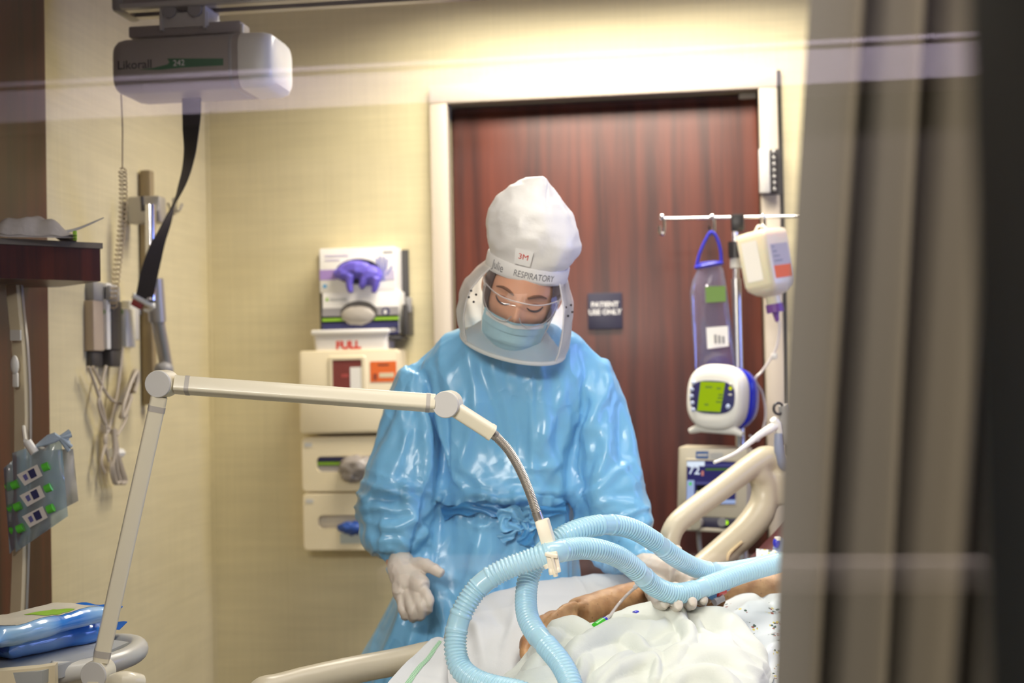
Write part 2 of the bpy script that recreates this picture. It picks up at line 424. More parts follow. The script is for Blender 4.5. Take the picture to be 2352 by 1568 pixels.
# switch box over the right door jamb
g0, g1 = onY(1743, 342, YB - .06), onY(1785, 442, YB - .06)
gx, gz = (g0.x + g1.x) / 2, (g0.z + g1.z) / 2
gw, gh = g1.x - g0.x, g0.z - g1.z
t = thing('door_release_box', 'narrow pale grey electrical box mounted on the right side of the door frame', 'switch box', (gx, YB - .03, gz))
obj('case', MB().box((gx - gw * .2, YB - .045, gz), (gw * .62, .04, gh), bevel=.003), M_ltgrey, t)
obj('mechanism', MB().box((gx + gw * .26, YB - .04, gz), (gw * .48, .025, gh * .98), bevel=.002), M_dgrey, t)
b = MB()
for k in range(7): b.box((gx + gw * .38, YB - .054, gz + gh * (.42 - k * .14)), (gw * .18, .008, gh * .09), bevel=.002)
obj('contact_strip', b, M_steel, t)
obj('backing_plate', MB().box((gx + .008, YB - .026, gz), (gw * 1.25, .008, gh * 1.03)), M_dgrey, t)

# ================================================================== dark wood panel with raceway, shelf
t = thing('headwall_panel', 'tall dark mahogany wall panel with a cream raceway running up it', 'wall panel', (XL + .02, 2.6, 0))
obj('board', MB().box((XL + .012, 2.40, 1.275), (.024, 1.216, 2.54), bevel=.003), M_dkwood, t)
pts = [(36, 655, 2.93), (42, 720, 2.92), (50, 800, 2.90), (55, 900, 2.89), (56, 1000, 2.88), (54, 1120, 2.87), (51, 1280, 2.86), (46, 1420, 2.85), (42, 1560, 2.84), (38, 1800, 2.82)]
C0 = catmull([W(*p) for p in pts], 4); rr = pxm(2.88)
sd = (CR * .92 + CF * -.4).normalized(); fr = sd.cross(ZUP).normalized() * -1
if fr.dot(CF) > 0: fr = -fr
b = MB(); b.loft([[p + sd * 16 * rr * a + fr * .014 * q for a, q in ((-1.15, 0), (-1.1, .8), (-.95, 1), (.95, 1), (1.1, .8), (1.15, 0))] for p in C0])
rw = obj('raceway', b, M_cream, t)
b = MB(); b.loft([[p + sd * (19 + 3 * a) * rr + fr * .006 * q for a, q in ((-1, 0), (-1, 1), (1, 1), (1, 0))] for p in C0])
obj('raceway_edge', b, M_alu, rw)
p = W(50, 770, 2.89); pl = planar(p, sd, ZUP)
obj('outlet_label', slab(p + fr * .019, sd, ZUP, .026, .022, .004, .002), M_white, rw)
p = W(50, 838, 2.88)
b = MB(); b.ell(p + fr * .02, (sd * .009, fr * .008, ZUP * .02), 12, 8); b.box(p + fr * .018 + Vector((0, 0, -.03)), (.012, .008, .03), bevel=.003)
obj('outlet_hook', b, M_white, rw)

r1, r0 = W(230, 560, 2.95), W(-160, 540, 2.72)
ax = Vector((r1.x - r0.x, r1.y - r0.y, 0)).normalized(); bk = Vector((-ax.y, ax.x, 0))
zt, zm, zb = W(230, 558, 2.95).z, W(230, 571, 2.95).z, W(230, 646, 2.95).z
r1 = Vector((r1.x, r1.y, 0)); r0 = Vector((r0.x, r0.y, 0))
t = thing('wall_shelf', 'thick dark mahogany wall shelf with a grey top, at the left edge of the room', 'shelf', (r0.x, r0.y, zb))
def shelf_slab(z0, z1, out):
    return MB().prism([r0 - bk * out + ZUP * z0, r1 - bk * out + ax * out + ZUP * z0, r1 + bk * .2 + ax * out + ZUP * z0, r0 + bk * .5 + ZUP * z0], (0, 0, z0), (0, 0, z1))
obj('apron', shelf_slab(zb, zm, 0), M_dkwood, t, smooth=None)
obj('shelf_top', shelf_slab(zm, zt, .004), mat('grey laminate', srgb(120, 112, 98), .4), t, smooth=None)

# crumpled paper bundle on the shelf
G = []
for j in range(15):
    row = []
    for i in range(25):
        u, v = i / 24, j / 14
        px = -20 + 196 * u
        th = .056 * (math.sin(math.pi * min(1, u * 1.02)) ** .7) * (1 - .45 * u) * min(1, v / .18) ** .5 * (1 - .6 * max(0, v - .5))
        wv = .008 * math.sin(u * 9 + v * 4) * math.sin(math.pi * u) + .004 * math.sin(u * 21 - v * 7)
        q = W(px, 553, 2.86 + (.06 * u) - .07 + .14 * v)
        row.append(Vector((q.x, q.y, zt + .004 + max(0, th + wv * .8))))
    G.append(row)
t = thing('paper_bundle', 'crumpled grey paper bundle lying on the grey top of the mahogany shelf', 'paper', (G[7][12].x, G[7][12].y, zt))
M_paper = mottle(mat('grey paper', srgb(188, 182, 176), .7), .1, 30, .2, 60)
m2 = MB().grid(G); m2.grid([[p - ZUP * min(.006, p.z - zt - .001) for p in r] for r in G])
obj('paper', m2, M_paper, t)
a = W(128, 545, 2.9); 
obj('loose_strip', MB().tube([W(120, 535, 2.88), W(170, 528, 2.9), W(238, 500, 2.92)], [.004, .003, .0012], 6, smooth=4), M_ltgrey, t)
obj('clip', MB().box(W(172, 541, 2.86), (.008, .006, .02), bevel=.002), M_green, t)

# ================================================================== ceiling track and patient lift
YT = 3.06
T0, T1 = onY(283, 30, YT), onY(970, 2, YT)
zb_ = (T0.z + T1.z) / 2
t = thing('ceiling_track', 'long grey metal ceiling track that carries the patient lift', 'track', (0, YT, zb_))
prof = [(-.045, .0), (-.05, .012), (-.045, .1), (.045, .1), (.05, .012), (.045, 0), (.018, 0), (.018, .03), (-.018, .03), (-.018, 0)]
b = MB(); b.loft([[Vector((x, YT + a, zb_ + z)) for a, z in prof] for x in (T0.x + .02, 1.95)])
obj('rail', b, M_alu, t)
obj('end_stop', MB().box((T0.x + .008, YT, zb_ + .05), (.03, .108, .108), bevel=.01), M_grey, t)
b = MB(); b.box(((T0.x + 1.96) / 2, YT - .052, zb_ + .006), (1.93 - T0.x, .012, .012), bevel=.004)
obj('lower_lip', b, M_ltgrey, t)
for k, x in enumerate((-1.1, .2, 1.5)):
    obj('hanger', MB().tube([(x, YT, zb_ + .1), (x, YT, ZC)], .012, 10), M_alu, t)

L0, L1 = onY(249, 92, YT - .09), onY(622, 200, YT - .09)
lx0, lx1, lz1, lz0 = L0.x, L1.x, L0.z + .006, L1.z + .006
lw, lh = lx1 - lx0, lz1 - lz0
t = thing('patient_lift', 'grey patient lift motor hanging under the ceiling track, strap dangling', 'lift', ((lx0 + lx1) / 2, YT, lz0))
M_lift = mottle(mat('warm grey lift casing', srgb(152, 144, 136), .4), .02, 6)
def lift_rings(xs, grow):
    R = []
    for x, g in zip(xs, grow):
        R.append([Vector((x, YT + a, (lz0 + lz1) / 2 + z)) for a, z in rrect(.18 * g, lh * g, .035 * g, 6)])
    return R
xe = lx0 + lw * .80
hs = obj('housing', MB().loft(lift_rings([lx0, lx0 + .004, lx0 + .014, lx0 + .03, xe], [.72, .86, .96, 1, 1])), M_lift, t)
obj('end_cap', MB().loft(lift_rings([xe, xe + .002, lx1 - .022, lx1 - .008, lx1], [1.0, 1.015, 1.0, .94, .8])), M_white, t)
obj('seam_band', MB().loft(lift_rings([xe - .022, xe - .02, xe - .016, xe - .014], [1.0, 1.006, 1.006, 1.0])), M_grey, hs)
yf = YT - .0905
zc = (lz0 + lz1) / 2
pt = lambda px, py: onY(px, py, yf)
# printed swoosh and lettering on the casing
A = [pt(318, 160), pt(350, 156), pt(384, 148), pt(389, 143), pt(384, 134), pt(513, 134), pt(513, 150), pt(420, 155), pt(370, 160)]
obj('green_stripe', MB().add(A, [tuple(range(len(A)))]), M_dkgreen, hs, smooth=None)
cc = pt(309, 149); text('lettering', 'Likorall', M_ink, planar(cc, (1, 0, 0), (0, 0, 1), 0), hs, size=.027, bold=.0004)
cc = pt(411, 145); text('lettering', '242', M_lett, planar(cc + Vector((0, -.0008, 0)), (1, 0, 0), (0, 0, 1)), hs, size=.018)
obj('mounting_bar', MB().box((onY(435, 75, YT).x, YT, onY(435, 75, YT).z), (.26, .07, .026), bevel=.004), M_lift, t)
cg = MB(); cx = onY(436, 55, YT)
cg.box((cx.x, YT, cx.z), (.115, .08, .035), bevel=.004); cg.box((cx.x - .05, YT, cx.z + .003), (.006, .09, .05)); cg.box((cx.x + .05, YT, cx.z + .003), (.006, .09, .05))
tr = obj('trolley', cg, M_ltgrey, t)
for dx in (-.03, .03):
    b = MB(); b.tube([(cx.x + dx, YT - .05, cx.z + .02), (cx.x + dx, YT + .05, cx.z + .02)], .016, 14); obj('wheel', b, M_grey, tr)
M_bump = mat('dull red rubber', srgb(120, 60, 48), .6)
for dx in (-.04, .03): obj('bumper', MB().box((cx.x + dx, YT - .03, cx.z + .035), (.014, .03, .03), bevel=.002), M_bump, tr)
a = onY(557, 80, YT - .03); obj('pull_pin', MB().tube([a + Vector((0, 0, -.01)), a + Vector((0, 0, .024))], .0035, 8), M_white, t)
b = MB(); q = onY(440, 212, YT); b.box((q.x, YT, q.z + .006), (.10, .08, .014), bevel=.004); obj('strap_outlet', b, M_lift, t)
# webbing strap, twisted once
wd = [(440, 218, 41, 0), (440, 260, 41, .1), (438, 300, 38, .4), (435, 350, 30, .8), (425, 400, 20, 1.1), (408, 445, 8, 1.4), (394, 478, 8, 1.75), (379, 520, 22, 2.1), (362, 560, 35, 2.4), (350, 600, 45, 2.7), (340, 640, 48, 3.0), (334, 672, 46, 3.1), (329, 690, 44, 3.14)]
Pm = catmull([W(a_, b_, 3.22 + .35 * max(0, (b_ - 218) / 470) ** 1.5) for a_, b_, c_, d_ in wd], 5)
ang = np.interp(np.linspace(0, len(wd) - 1, len(Pm)), range(len(wd)), [w_[3] for w_ in wd])
R = []
for i, p in enumerate(Pm):
    tn = (Pm[min(i + 1, len(Pm) - 1)] - Pm[max(i - 1, 0)]).normalized()
    a_ = (CR - tn * CR.dot(tn)).normalized(); b_ = tn.cross(a_)
    w_ = a_ * math.cos(ang[i]) + b_ * math.sin(ang[i]); n_ = tn.cross(w_)
    R.append([p + w_ * .0215 + n_ * .0012, p + w_ * .0215 - n_ * .0012, p - w_ * .0215 - n_ * .0012, p - w_ * .0215 + n_ * .0012])
st = obj('strap', MB().loft(R), mottle(mat('charcoal webbing', srgb(44, 42, 46), .75), .1, 200), t)
tn = (Pm[-1] - Pm[-5]).normalized(); sw = (R[-1][0] - R[-1][3]).normalized()
if sw.dot(CR) < 0: sw = -sw
sw = (sw * .95 + tn * .35).normalized()
b = MB().tube([Pm[-1] - sw * .03, Pm[-1] + sw * .03], .008, 10); b.tube([Pm[-1] + sw * .028, Pm[-1] + sw * .026 + tn * .02, Pm[-1] + sw * .008 + tn * .03], [.007, .006, .004], 8, smooth=3)
obj('hook_bar', b, M_white, st)
obj('release_tab', MB().box(Pm[-1] + tn * .022 - sw * .012, (.03, .014, .018), Matrix.Rotation(.5, 3, 'Y'), bevel=.003), mat('dull red plastic', srgb(150, 48, 52), .5), st)
# coiled control cord
c0, c1, c2 = W(278, 208, 3.2), W(281, 384, 3.24), W(266, 712, 3.50)
pts = [c0, c0.lerp(c1, .5) + CR * .002, c1]
n_t = 31; ax_ = (c2 - c1); Lc = ax_.length; ax_.normalize(); e1 = CR - ax_ * CR.dot(ax_); e1.normalize(); e2 = ax_.cross(e1)
for i in range(n_t * 8 + 1):
    f_ = i / (n_t * 8); rad = .0088 * min(1, f_ * 30, (1 - f_) * 30)
    sag = CR * (.006 * math.sin(f_ * math.pi * 1.5))
    pts.append(c1 + ax_ * Lc * (f_ ** 1.12) + sag + (e1 * math.cos(i * math.pi / 4) + e2 * math.sin(i * math.pi / 4)) * rad)
obj('control_cord', MB().tube(pts, .0017, 6), mat('tan cord', srgb(176, 158, 126), .5), t)

# ================================================================== charger boxes, cables, wall arm on the left wall
def wallbox(px0, px1, py0, py1, y, m, bev=.003, depth=None):
    """box standing out from the left wall, its near face spanning the given columns at distance y"""
    a, c = onY(px0, py0, y), onY(px1, py1, y)
    x0 = a.x if depth is None else c.x - depth
    return MB().box(((a.x + c.x) / 2, y + .03, (a.z + c.z) / 2), (c.x - a.x, .06, a.z - c.z), bevel=bev)
t = thing('charger_box', 'beige wall charger box with a clear cover, nearest the mahogany shelf', 'charger', (onY(198, 700, 3.25).x, 3.25, onY(198, 805, 3.25).z))
obj('case', wallbox(190, 216, 690, 805, 3.24, M_cream), mat('taupe plastic', srgb(190, 172, 150), .4), t)
obj('mounting_plate', wallbox(180, 192, 655, 806, 3.27, M_cream, .002), M_cream, t)
obj('upper_case', wallbox(192, 216, 646, 690, 3.25, M_cream), M_grey, t)
obj('plug', wallbox(189, 214, 805, 842, 3.25, M_cream, .006), M_dgrey, t)
t = thing('charger_box', 'white charger box with black clip and painted shadow gap, middle of the wall row', 'charger', (onY(235, 700, 3.3).x, 3.3, onY(235, 805, 3.3).z))
obj('case', wallbox(217, 247, 650, 802, 3.30, M_cream), M_white, t)
obj('gap_shade', wallbox(247, 258, 690, 803, 3.32, M_cream, .002), M_dgrey, t)  # dark grey piece stands in for the shade in the gap beside the case
obj('clip', wallbox(220, 230, 668, 684, 3.285, M_cream, .002), M_black, t)
obj('upper_latch', wallbox(234, 254, 655, 690, 3.30, M_cream, .004), M_grey, t)
obj('plug', wallbox(226, 256, 803, 842, 3.32, M_cream, .006), M_dgrey, t)
def leaf_mark(px, py, y, par):
    q = onY(px, py, y); obj('green_mark', MB().add([q + Vector((a, 0, b_)) for a, b_ in ((0, -.008), (.005, 0), (0, .008), (-.005, 0))], [(0, 1, 2, 3)]), mat('leaf green', srgb(120, 170, 90), .5), par, smooth=None)
leaf_mark(238, 716, 3.299, t)
t = thing('hand_control', 'white lift hand control on the coiled cord, hanging by the charger boxes', 'remote control', (onY(274, 750, 3.42).x, 3.42, onY(274, 802, 3.42).z))
obj('case', wallbox(259, 291, 708, 797, 3.41, M_cream, .004), M_white, t)
obj('back_clip', wallbox(275, 300, 690, 780, 3.46, M_cream, .004), M_ltgrey, t)
leaf_mark(279, 716, 3.409, t)
# outlet behind
t = thing('wall_outlet', 'grey wall outlet with a plug, right of the hanging hand control', 'outlet', (onX(305, 720, XL).x + .02, 3.55, onX(305, 760, XL).z))
obj('cover_plate', wallbox(285, 308, 682, 722, 3.53, M_cream, .004), M_grey, t)
obj('plug', wallbox(292, 309, 728, 762, 3.55, M_cream, .005), M_grey, t)

M_cable = mat('pale grey cable', srgb(186, 174, 156), .5)
def onwall(px, py, off=.02): return onX(px, py, XL + off)
t = thing('cable_bundle', 'tied bundle of pale grey cables hanging on the straw wall below the charger boxes', 'cable', tuple(onwall(265, 1110)))
cb = [[(203, 842), (225, 905), (240, 960), (243, 1010), (232, 1060), (240, 1085)],
      [(213, 842), (245, 905), (268, 925), (285, 920), (305, 880), (315, 855)],
      [(243, 840), (230, 900), (226, 930), (240, 970), (262, 1000)],
      [(281, 797), (272, 880), (264, 930), (250, 985), (240, 1010), (250, 1060)],
      [(318, 860), (300, 905), (285, 930), (290, 960), (268, 1000)]]
for q in cb: obj('cable', MB().tube([onwall(a, b_, .03) for a, b_ in q], .0042, 7, smooth=6), M_cable, t)
for k in range(5):
    dx = (k - 2) * 5
    obj('cable_loop', MB().tube([onwall(a, b_, .035 + .004 * (k % 2)) for a, b_ in ((262 + dx * .3, 985), (264 + dx * .3, 1040), (264 + dx, 1075), (272 + dx, 1108), (280 + dx, 1103), (272 + dx * .8, 1070), (268 + dx * .3, 1035), (264, 990))], .0042, 7, smooth=6), M_cable, t)
for k in range(4):
    obj('cable_loop', MB().tube([onwall(a, b_, .04 + .006 * k) for a, b_ in ((300 + 3 * k, 900), (318 - k, 872 + 2 * k), (310 + k * 2, 850 + k), (298 + k, 878), (287 - k, 930), (276 + 2 * k, 958), (292, 940), (302, 910))], .0046, 7, smooth=6), M_cable, t)
obj('cable_tie', MB().tube([onwall(254, 1040, .03), onwall(278, 1040, .03)], .012, 8), M_white, t)

t = thing('pivoting_bracket', 'silver pivoting support bracket on the straw wall behind the lift strap', 'bracket', tuple(onwall(350, 840, .05)))
A0, A1 = onwall(339, 452, .08), onwall(341, 515, .08)
obj('bracket', MB().box(onwall(337, 483, .055), (.09, .05, A0.z - A1.z), bevel=.008), M_alu, t)
obj('upper_arm', MB().tube([onwall(345, 470, .1), onwall(347, 690, .1)], .013, 14), M_chrome, t)
obj('sleeve', MB().tube([onwall(355, 640, .1), onwall(362, 738, .1)], .022, 14), M_alu, t)
obj('lower_arm', MB().tube([onwall(362, 735, .1), onwall(383, 850, .1)], .017, 14), M_alu, t)
obj('knuckle', MB().ell(onwall(376, 848, .1), (Vector((.025, 0, 0)), Vector((0, .025, 0)), Vector((0, 0, .02)))), M_grey, t)
obj('wall_rail', MB().box(onwall(341, 660, .02), (.03, .03, .62), bevel=.004), mat('tan rail', srgb(150, 132, 98), .5), t)
obj('clip', MB().tube([onwall(326, 450, .08), onwall(328, 485, .08)], .005, 8), M_dgrey, t)

t = thing('coat_hook', 'small steel double coat hook on the straw wall behind the black strap', 'hook', tuple(onwall(402, 490, .02)))
b = MB(); b.box(onwall(402, 472, .004), (.008, .02, .045), bevel=.003); obj('plate', b, M_steel, t)
for s_ in (-1, 1):
    obj('prong', MB().tube([onwall(402, 478, .01), onwall(402 + s_ * 8, 485, .04), onwall(402 + s_ * 16, 468, .05)], .004, 8, smooth=4), M_steel, t)
# ================================================================== glove boxes and sharps cabinet on the back wall
X_, Z_ = Vector((1, 0, 0)), Vector((0, 0, 1))
def facebox(px0, px1, py0, py1, y, d, mb=None, rad=.004, edge=.002):
    """upright box facing the room: its front at distance y spans the given rectangle"""
    a, c = onY(px0, py0, y), onY(px1, py1, y)
    return slab(((a.x + c.x) / 2, y, (a.z + c.z) / 2), X_, Z_, c.x - a.x, a.z - c.z, d, rad, mb, edge), ((a.x + c.x) / 2, (a.z + c.z) / 2, c.x - a.x, a.z - c.z)
def patch(name, px0, px1, py0, py1, y, m, par, thick=.0006):
    a, c = onY(px0, py0, y), onY(px1, py1, y)
    return obj(name, MB().box(((a.x + c.x) / 2, y, (a.z + c.z) / 2), (c.x - a.x, thick, a.z - c.z)), m, par, smooth=None)
def crumple(c, ax, amp, seed, seg=26, rings=16, freq=3.0):
    mb = MB().ell(c, ax, seg, rings); v = np.array(mb.v); n = v - np.array(c); n /= np.linalg.norm(n, axis=1)[:, None] + 1e-9
    s_ = freq / max(a.length for a in ax)
    h = ridge(v * s_ + seed) * .6 + vnoise(v * s_ * 2.3 + seed) * .4
    mb.v = v + n * (h * amp)[:, None]; return mb
M_violet = mat('violet nitrile', srgb(104, 92, 200), .45, Subsurface_Weight=.15)
M_greyglove = mat('grey glove', srgb(178, 170, 158), .5)
M_blueglove = mat('blue glove', srgb(40, 80, 160), .45)
M_lilac = mat('lilac print', srgb(170, 140, 205), .5)
M_lilac2 = mat('pale lilac print', srgb(214, 204, 226), .5)
M_silver = mat('silver print', srgb(160, 156, 156), .4)

y = YB - .10
mb, (cx_, cz_, w_, h_) = facebox(733, 908, 571, 668, y, .10)
t = thing('glove_box', 'white and lilac glove box with violet gloves spilling from its slot, upper of two', 'glove box', (cx_, y + .05, cz_ - h_ / 2))
obj('carton', mb, M_card, t)
c = onY(822, 628, y)
oval = lambda cx0, cz0, rx, rz, yy, n=28: [Vector((cx0 + rx * math.cos(2 * math.pi * k / n), yy, cz0 + rz * math.sin(2 * math.pi * k / n))) for k in range(n)]
obj('slot', MB().prism(oval(c.x, c.z + .006, .066, .037, y - .0012), (0, 0, 0), (0, .001, 0)), mat('dark slot', srgb(24, 24, 60), .7), t)
g = MB(); 
for a_, b_, rx, rz, sd in ((815, 620, .052, .026, 1.0), (850, 632, .034, .028, 4.0), (790, 628, .03, .018, 2.2)):
    q = onY(a_, b_, y - .006); m_ = crumple(q, (X_ * rx, Vector((0, -.022, 0)), Z_ * rz), .006, sd); g.add(m_.v, m_.f)
for pts in (((806, 632), (802, 652), (806, 672)), ((838, 640), (832, 655), (836, 660)), ((865, 638), (862, 655), (858, 672))):
    g.tube([onY(a_, b_, y - .018) for a_, b_ in pts], [.013, .011, .007], 10, smooth=4)
gl = fuse(g, .003, 4); obj('gloves', gl, M_violet, t, smooth=180)
patch('print_band', 734, 772, 620, 642, y - .0006, M_lilac, t); patch('print_band', 884, 906, 620, 642, y - .0006, M_lilac2, t)
patch('print_lines', 746, 800, 586, 588, y - .0006, M_lilac2, t); patch('print_lines', 746, 780, 596, 598, y - .0006, M_lilac2, t); patch('print_lines', 880, 902, 577, 580, y - .0006, M_silver, t)
patch('print_dot', 742, 750, 653, 661, y - .0006, mat('sky print', srgb(90, 170, 220), .5), t)
# printed hand
b = MB(); q0 = onY(878, 628, y - .0008)
b.prism([q0 + X_ * a_ + Z_ * c_ for a_, c_ in ((-.012, -.022), (.012, -.02), (.016, 0), (.012, .012), (-.012, .012), (-.015, 0))], (0, 0, 0), (0, .0006, 0))
for fx, fh in ((-.011, .042), (-.004, .05), (.004, .048), (.011, .04)): b.box(q0 + X_ * (fx * 1.15) + Z_ * (.01 + fh * .4), (.006, .0006, fh * .8), Matrix.Rotation(-fx * -14, 3, 'Y'), bevel=0)
b.box(q0 + X_ * .021 + Z_ * .008, (.006, .0006, .03), Matrix.Rotation(.6, 3, 'Y'))
obj('print_hand', b, mat('hand print', srgb(150, 150, 205), .5), t, smooth=None)

mb, (cx_, cz_, w_, h_) = facebox(740, 916, 672, 766, y, .10)
t = thing('glove_box', 'white, navy and lime glove box with an open oval slot, lower of two', 'glove box', (cx_, y + .05, cz_ - h_ / 2))
obj('carton', mb, M_card, t)
patch('print_band', 740, 916, 708, 727, y - .0006, M_silver, t); patch('print_band', 740, 916, 727, 738, y - .0006, M_green, t); patch('print_band', 740, 916, 738, 754, y - .0006, M_navy, t); patch('print_band', 886, 916, 752, 766, y - .0006, M_navy, t)
c = onY(825, 720, y)
obj('slot', MB().prism(oval(c.x, c.z + .003, .055, .034, y - .0022), (0, 0, 0), (0, .001, 0)), mat('slot shade', srgb(92, 88, 84), .8), t)
obj('gloves', crumple(onY(822, 724, y - .0), (X_ * .05, Vector((0, -.012, 0)), Z_ * .027), .003, 5.0), M_greyglove, t, smooth=180)
q = onY(886, 715, y - .0012); obj('print_emblem', MB().prism(oval(q.x, q.z, .012, .012, y - .0012), (0, 0, 0), (0, .0005, 0)), M_navy, t)
q = onY(885, 716, y - .0018); obj('print_emblem_mark', MB().prism(oval(q.x, q.z, .005, .007, y - .0018), (0, 0, 0), (0, .0005, 0)), M_card, t)
q = onY(902, 757, y - .0012); obj('print_emblem', MB().prism(oval(q.x, q.z, .011, .006, y - .0012), (0, 0, 0), (0, .0005, 0)), M_silver, t)
patch('print_lines', 757, 796, 685, 690, y - .0006, M_ltgrey, t); patch('print_dot', 748, 754, 684, 691, y - .0006, M_green, t)
# holder behind the lower box
t = thing('glove_box_holder', 'dark grey wire holder clasping the two glove boxes to the wall', 'holder', (cx_, YB - .02, cz_ - .07))
a, c = onY(732, 572, YB - .012), onY(941, 774, YB - .012)
obj('back_plate', MB().box(((a.x + c.x) / 2, YB - .005, (a.z + c.z) / 2), (c.x - a.x, .01, a.z - c.z - .02), bevel=.002), M_dgrey, t)
for s_ in (0,):
    p0, p1, p2 = onY(934, 770, YB - .06), onY(936, 700, YB - .06), onY(940, 680, YB - .03)
    obj('side_arm', MB().box(((p1.x), YB - .055, (p0.z + p1.z) / 2), (.014, .09, p1.z - p0.z), bevel=.003), M_dgrey, t)
    b = MB().box((p1.x + .006, YB - .07, onY(936, 700, YB - .07).z), (.014, .03, .045), bevel=.004); obj('clasp', b, M_grey, t)
a = onY(925, 776, YB - .055); obj('base_ledge', MB().box((a.x - .03, YB - .055, a.z), (.07, .10, .012), bevel=.002), M_dgrey, t)

# sharps cabinet
y = YB - .125
mb, (cx_, cz_, w_, h_) = facebox(685, 917, 806, 993, y, .122, rad=.012, edge=.006)
t = thing('sharps_cabinet', 'cream sharps cabinet with a dark red window and an orange label', 'sharps cabinet', (cx_, YB - .06, cz_ - h_ / 2))
obj('case', mb, M_cream, t)
a, c = onY(754, 818, y), onY(842, 905, y)
hb = holed(((a.x + c.x) / 2, y - .004, (a.z + c.z) / 2), X_, Z_, c.x - a.x, a.z - c.z, .006, 0, 0, (c.x - a.x) * .78, (a.z - c.z) * .8, .004, .006)
obj('window_frame', hb, M_cream, t)
patch('window', 763, 833, 826, 897, y - .0008, mat('smoked red window', srgb(128, 62, 56), .25), t, .001)
patch('white_tag', 804, 833, 843, 897, y - .0018, M_card, t); patch('red_tag', 784, 800, 859, 866, y - .0018, mat('faded red', srgb(176, 70, 64), .5), t)
patch('orange_label', 850, 911, 830, 876, y - .0008, M_orange, t, .001)
patch('label_heading', 868, 893, 836, 839, y - .0016, mat('brown print', srgb(120, 60, 40), .5), t); patch('label_field', 871, 905, 856, 866, y - .0016, mat('label cream', srgb(232, 214, 178), .5), t); patch('label_mark', 857, 866, 858, 872, y - .0016, mat('brown print 2', srgb(150, 66, 36), .5), t)
# translucent full container on top
y2 = YB - .115
a, c = onY(718, 759, y2), onY(891, 806, y2)
mb = MB(); n_ = Vector((0, -1, 0))
rings = []
for zz, ins in ((c.z - .02, .004), (c.z, .004), (a.z - .012, .0), (a.z - .004, .003), (a.z, .01)):
    rings.append([Vector(((a.x + c.x) / 2 + x_, y2 + .055 + yy, zz)) for x_, yy in rrect((c.x - a.x) - 2 * ins, .11 - 2 * ins, .012)])
mb.loft(rings)
t = thing('sharps_container', 'white translucent sharps bin with red lettering, poking out above the cream cabinet', 'sharps container', ((a.x + c.x) / 2, y2 + .05, c.z - .02))
obj('bin', mb, mat('milky plastic', srgb(226, 220, 212), .35, Transmission_Weight=.0), t)
b = MB(); b.box(((a.x + c.x) / 2, y2 + .053, a.z - .006), (c.x - a.x + .008, .118, .014), bevel=.004); obj('lid', b, M_card, t)
q = onY(799, 792, y2 - .002); text('lettering', 'FULL', M_red, planar((q.x, y2 + .0015, q.z), X_, Z_), t, size=.034, bold=.0016)

# glove dispensers
def dispenser(px0, px1, py0, py1, hole, label, fill):
    y = YB - .115
    a, c = onY(px0, py0, y), onY(px1, py1, y); h0, h1 = onY(hole[0], hole[2], y), onY(hole[1], hole[3], y)
    cx_, cz_ = (a.x + c.x) / 2, (a.z + c.z) / 2
    t = thing('glove_dispenser', label, 'glove dispenser', (cx_, YB - .06, c.z), 'cream glove dispensers under the sharps cabinet')
    hx, hz = (h0.x + h1.x) / 2 - cx_, (h0.z + h1.z) / 2 - cz_
    obj('housing', holed((cx_, y, cz_), X_, Z_, c.x - a.x, a.z - c.z, .014, hx, hz, h1.x - h0.x, h0.z - h1.z, .014, .112), M_cream, t)
    obj('back', MB().box((cx_, YB - .03, cz_), (c.x - a.x - .02, .004, a.z - c.z - .02)), M_ltgrey, t)
    obj('maker_plate', slab((a.x + .022, y - .001, a.z - .022), X_, Z_, .022, .012, .002, .003), M_ltgrey, t)
    fill(t, y); return t
def fill1(t, y):
    yb = y + .012
    bx = obj('glove_carton', facebox(722, 890, 1043, 1096, yb, .09)[0], M_card, t)
    patch('print_band', 722, 890, 1050, 1059, yb - .0006, M_navy, bx); patch('print_band', 722, 890, 1059, 1068, yb - .0006, M_green, bx); patch('print_band', 722, 890, 1068, 1090, yb - .0006, M_silver, bx)
    g = crumple(onY(825, 1072, y - .004), (X_ * .055, Vector((0, -.03, 0)), Z_ * .03), .011, 3.3, 40, 24, 2.6)
    g2 = crumple(onY(810, 1092, y - .012), (X_ * .032, Vector((0, -.02, 0)), Z_ * .017), .008, 7.3, 30, 18, 2.6); g.v = list(map(tuple, g.v)); g.add(g2.v, g2.f)
    obj('gloves', g, mat('grey nitrile', srgb(150, 142, 136), .35), t, smooth=180)
def fill2(t, y):
    yb = y + .02
    bx = obj('glove_carton', facebox(722, 890, 1176, 1226, yb, .09)[0], mat('dull carton', srgb(206, 196, 180), .6), t)
    obj('gloves', crumple(onY(812, 1212, y + .002), (X_ * .045, Vector((0, -.02, 0)), Z_ * .016), .008, 9.3, 36, 20, 2.6), M_blueglove, t, smooth=180)
    patch('carton_print', 781, 842, 1224, 1248, y - .001, mat('pale grey label', srgb(178, 184, 176), .5), t)
dispenser(691, 925, 1004, 1128, (727, 900, 1048, 1082), 'upper cream glove dispenser, its slot overflowing with grey gloves', fill1)
dispenser(694, 925, 1133, 1264, (730, 900, 1183, 1213), 'lower cream glove dispenser, its slot showing blue gloves', fill2)

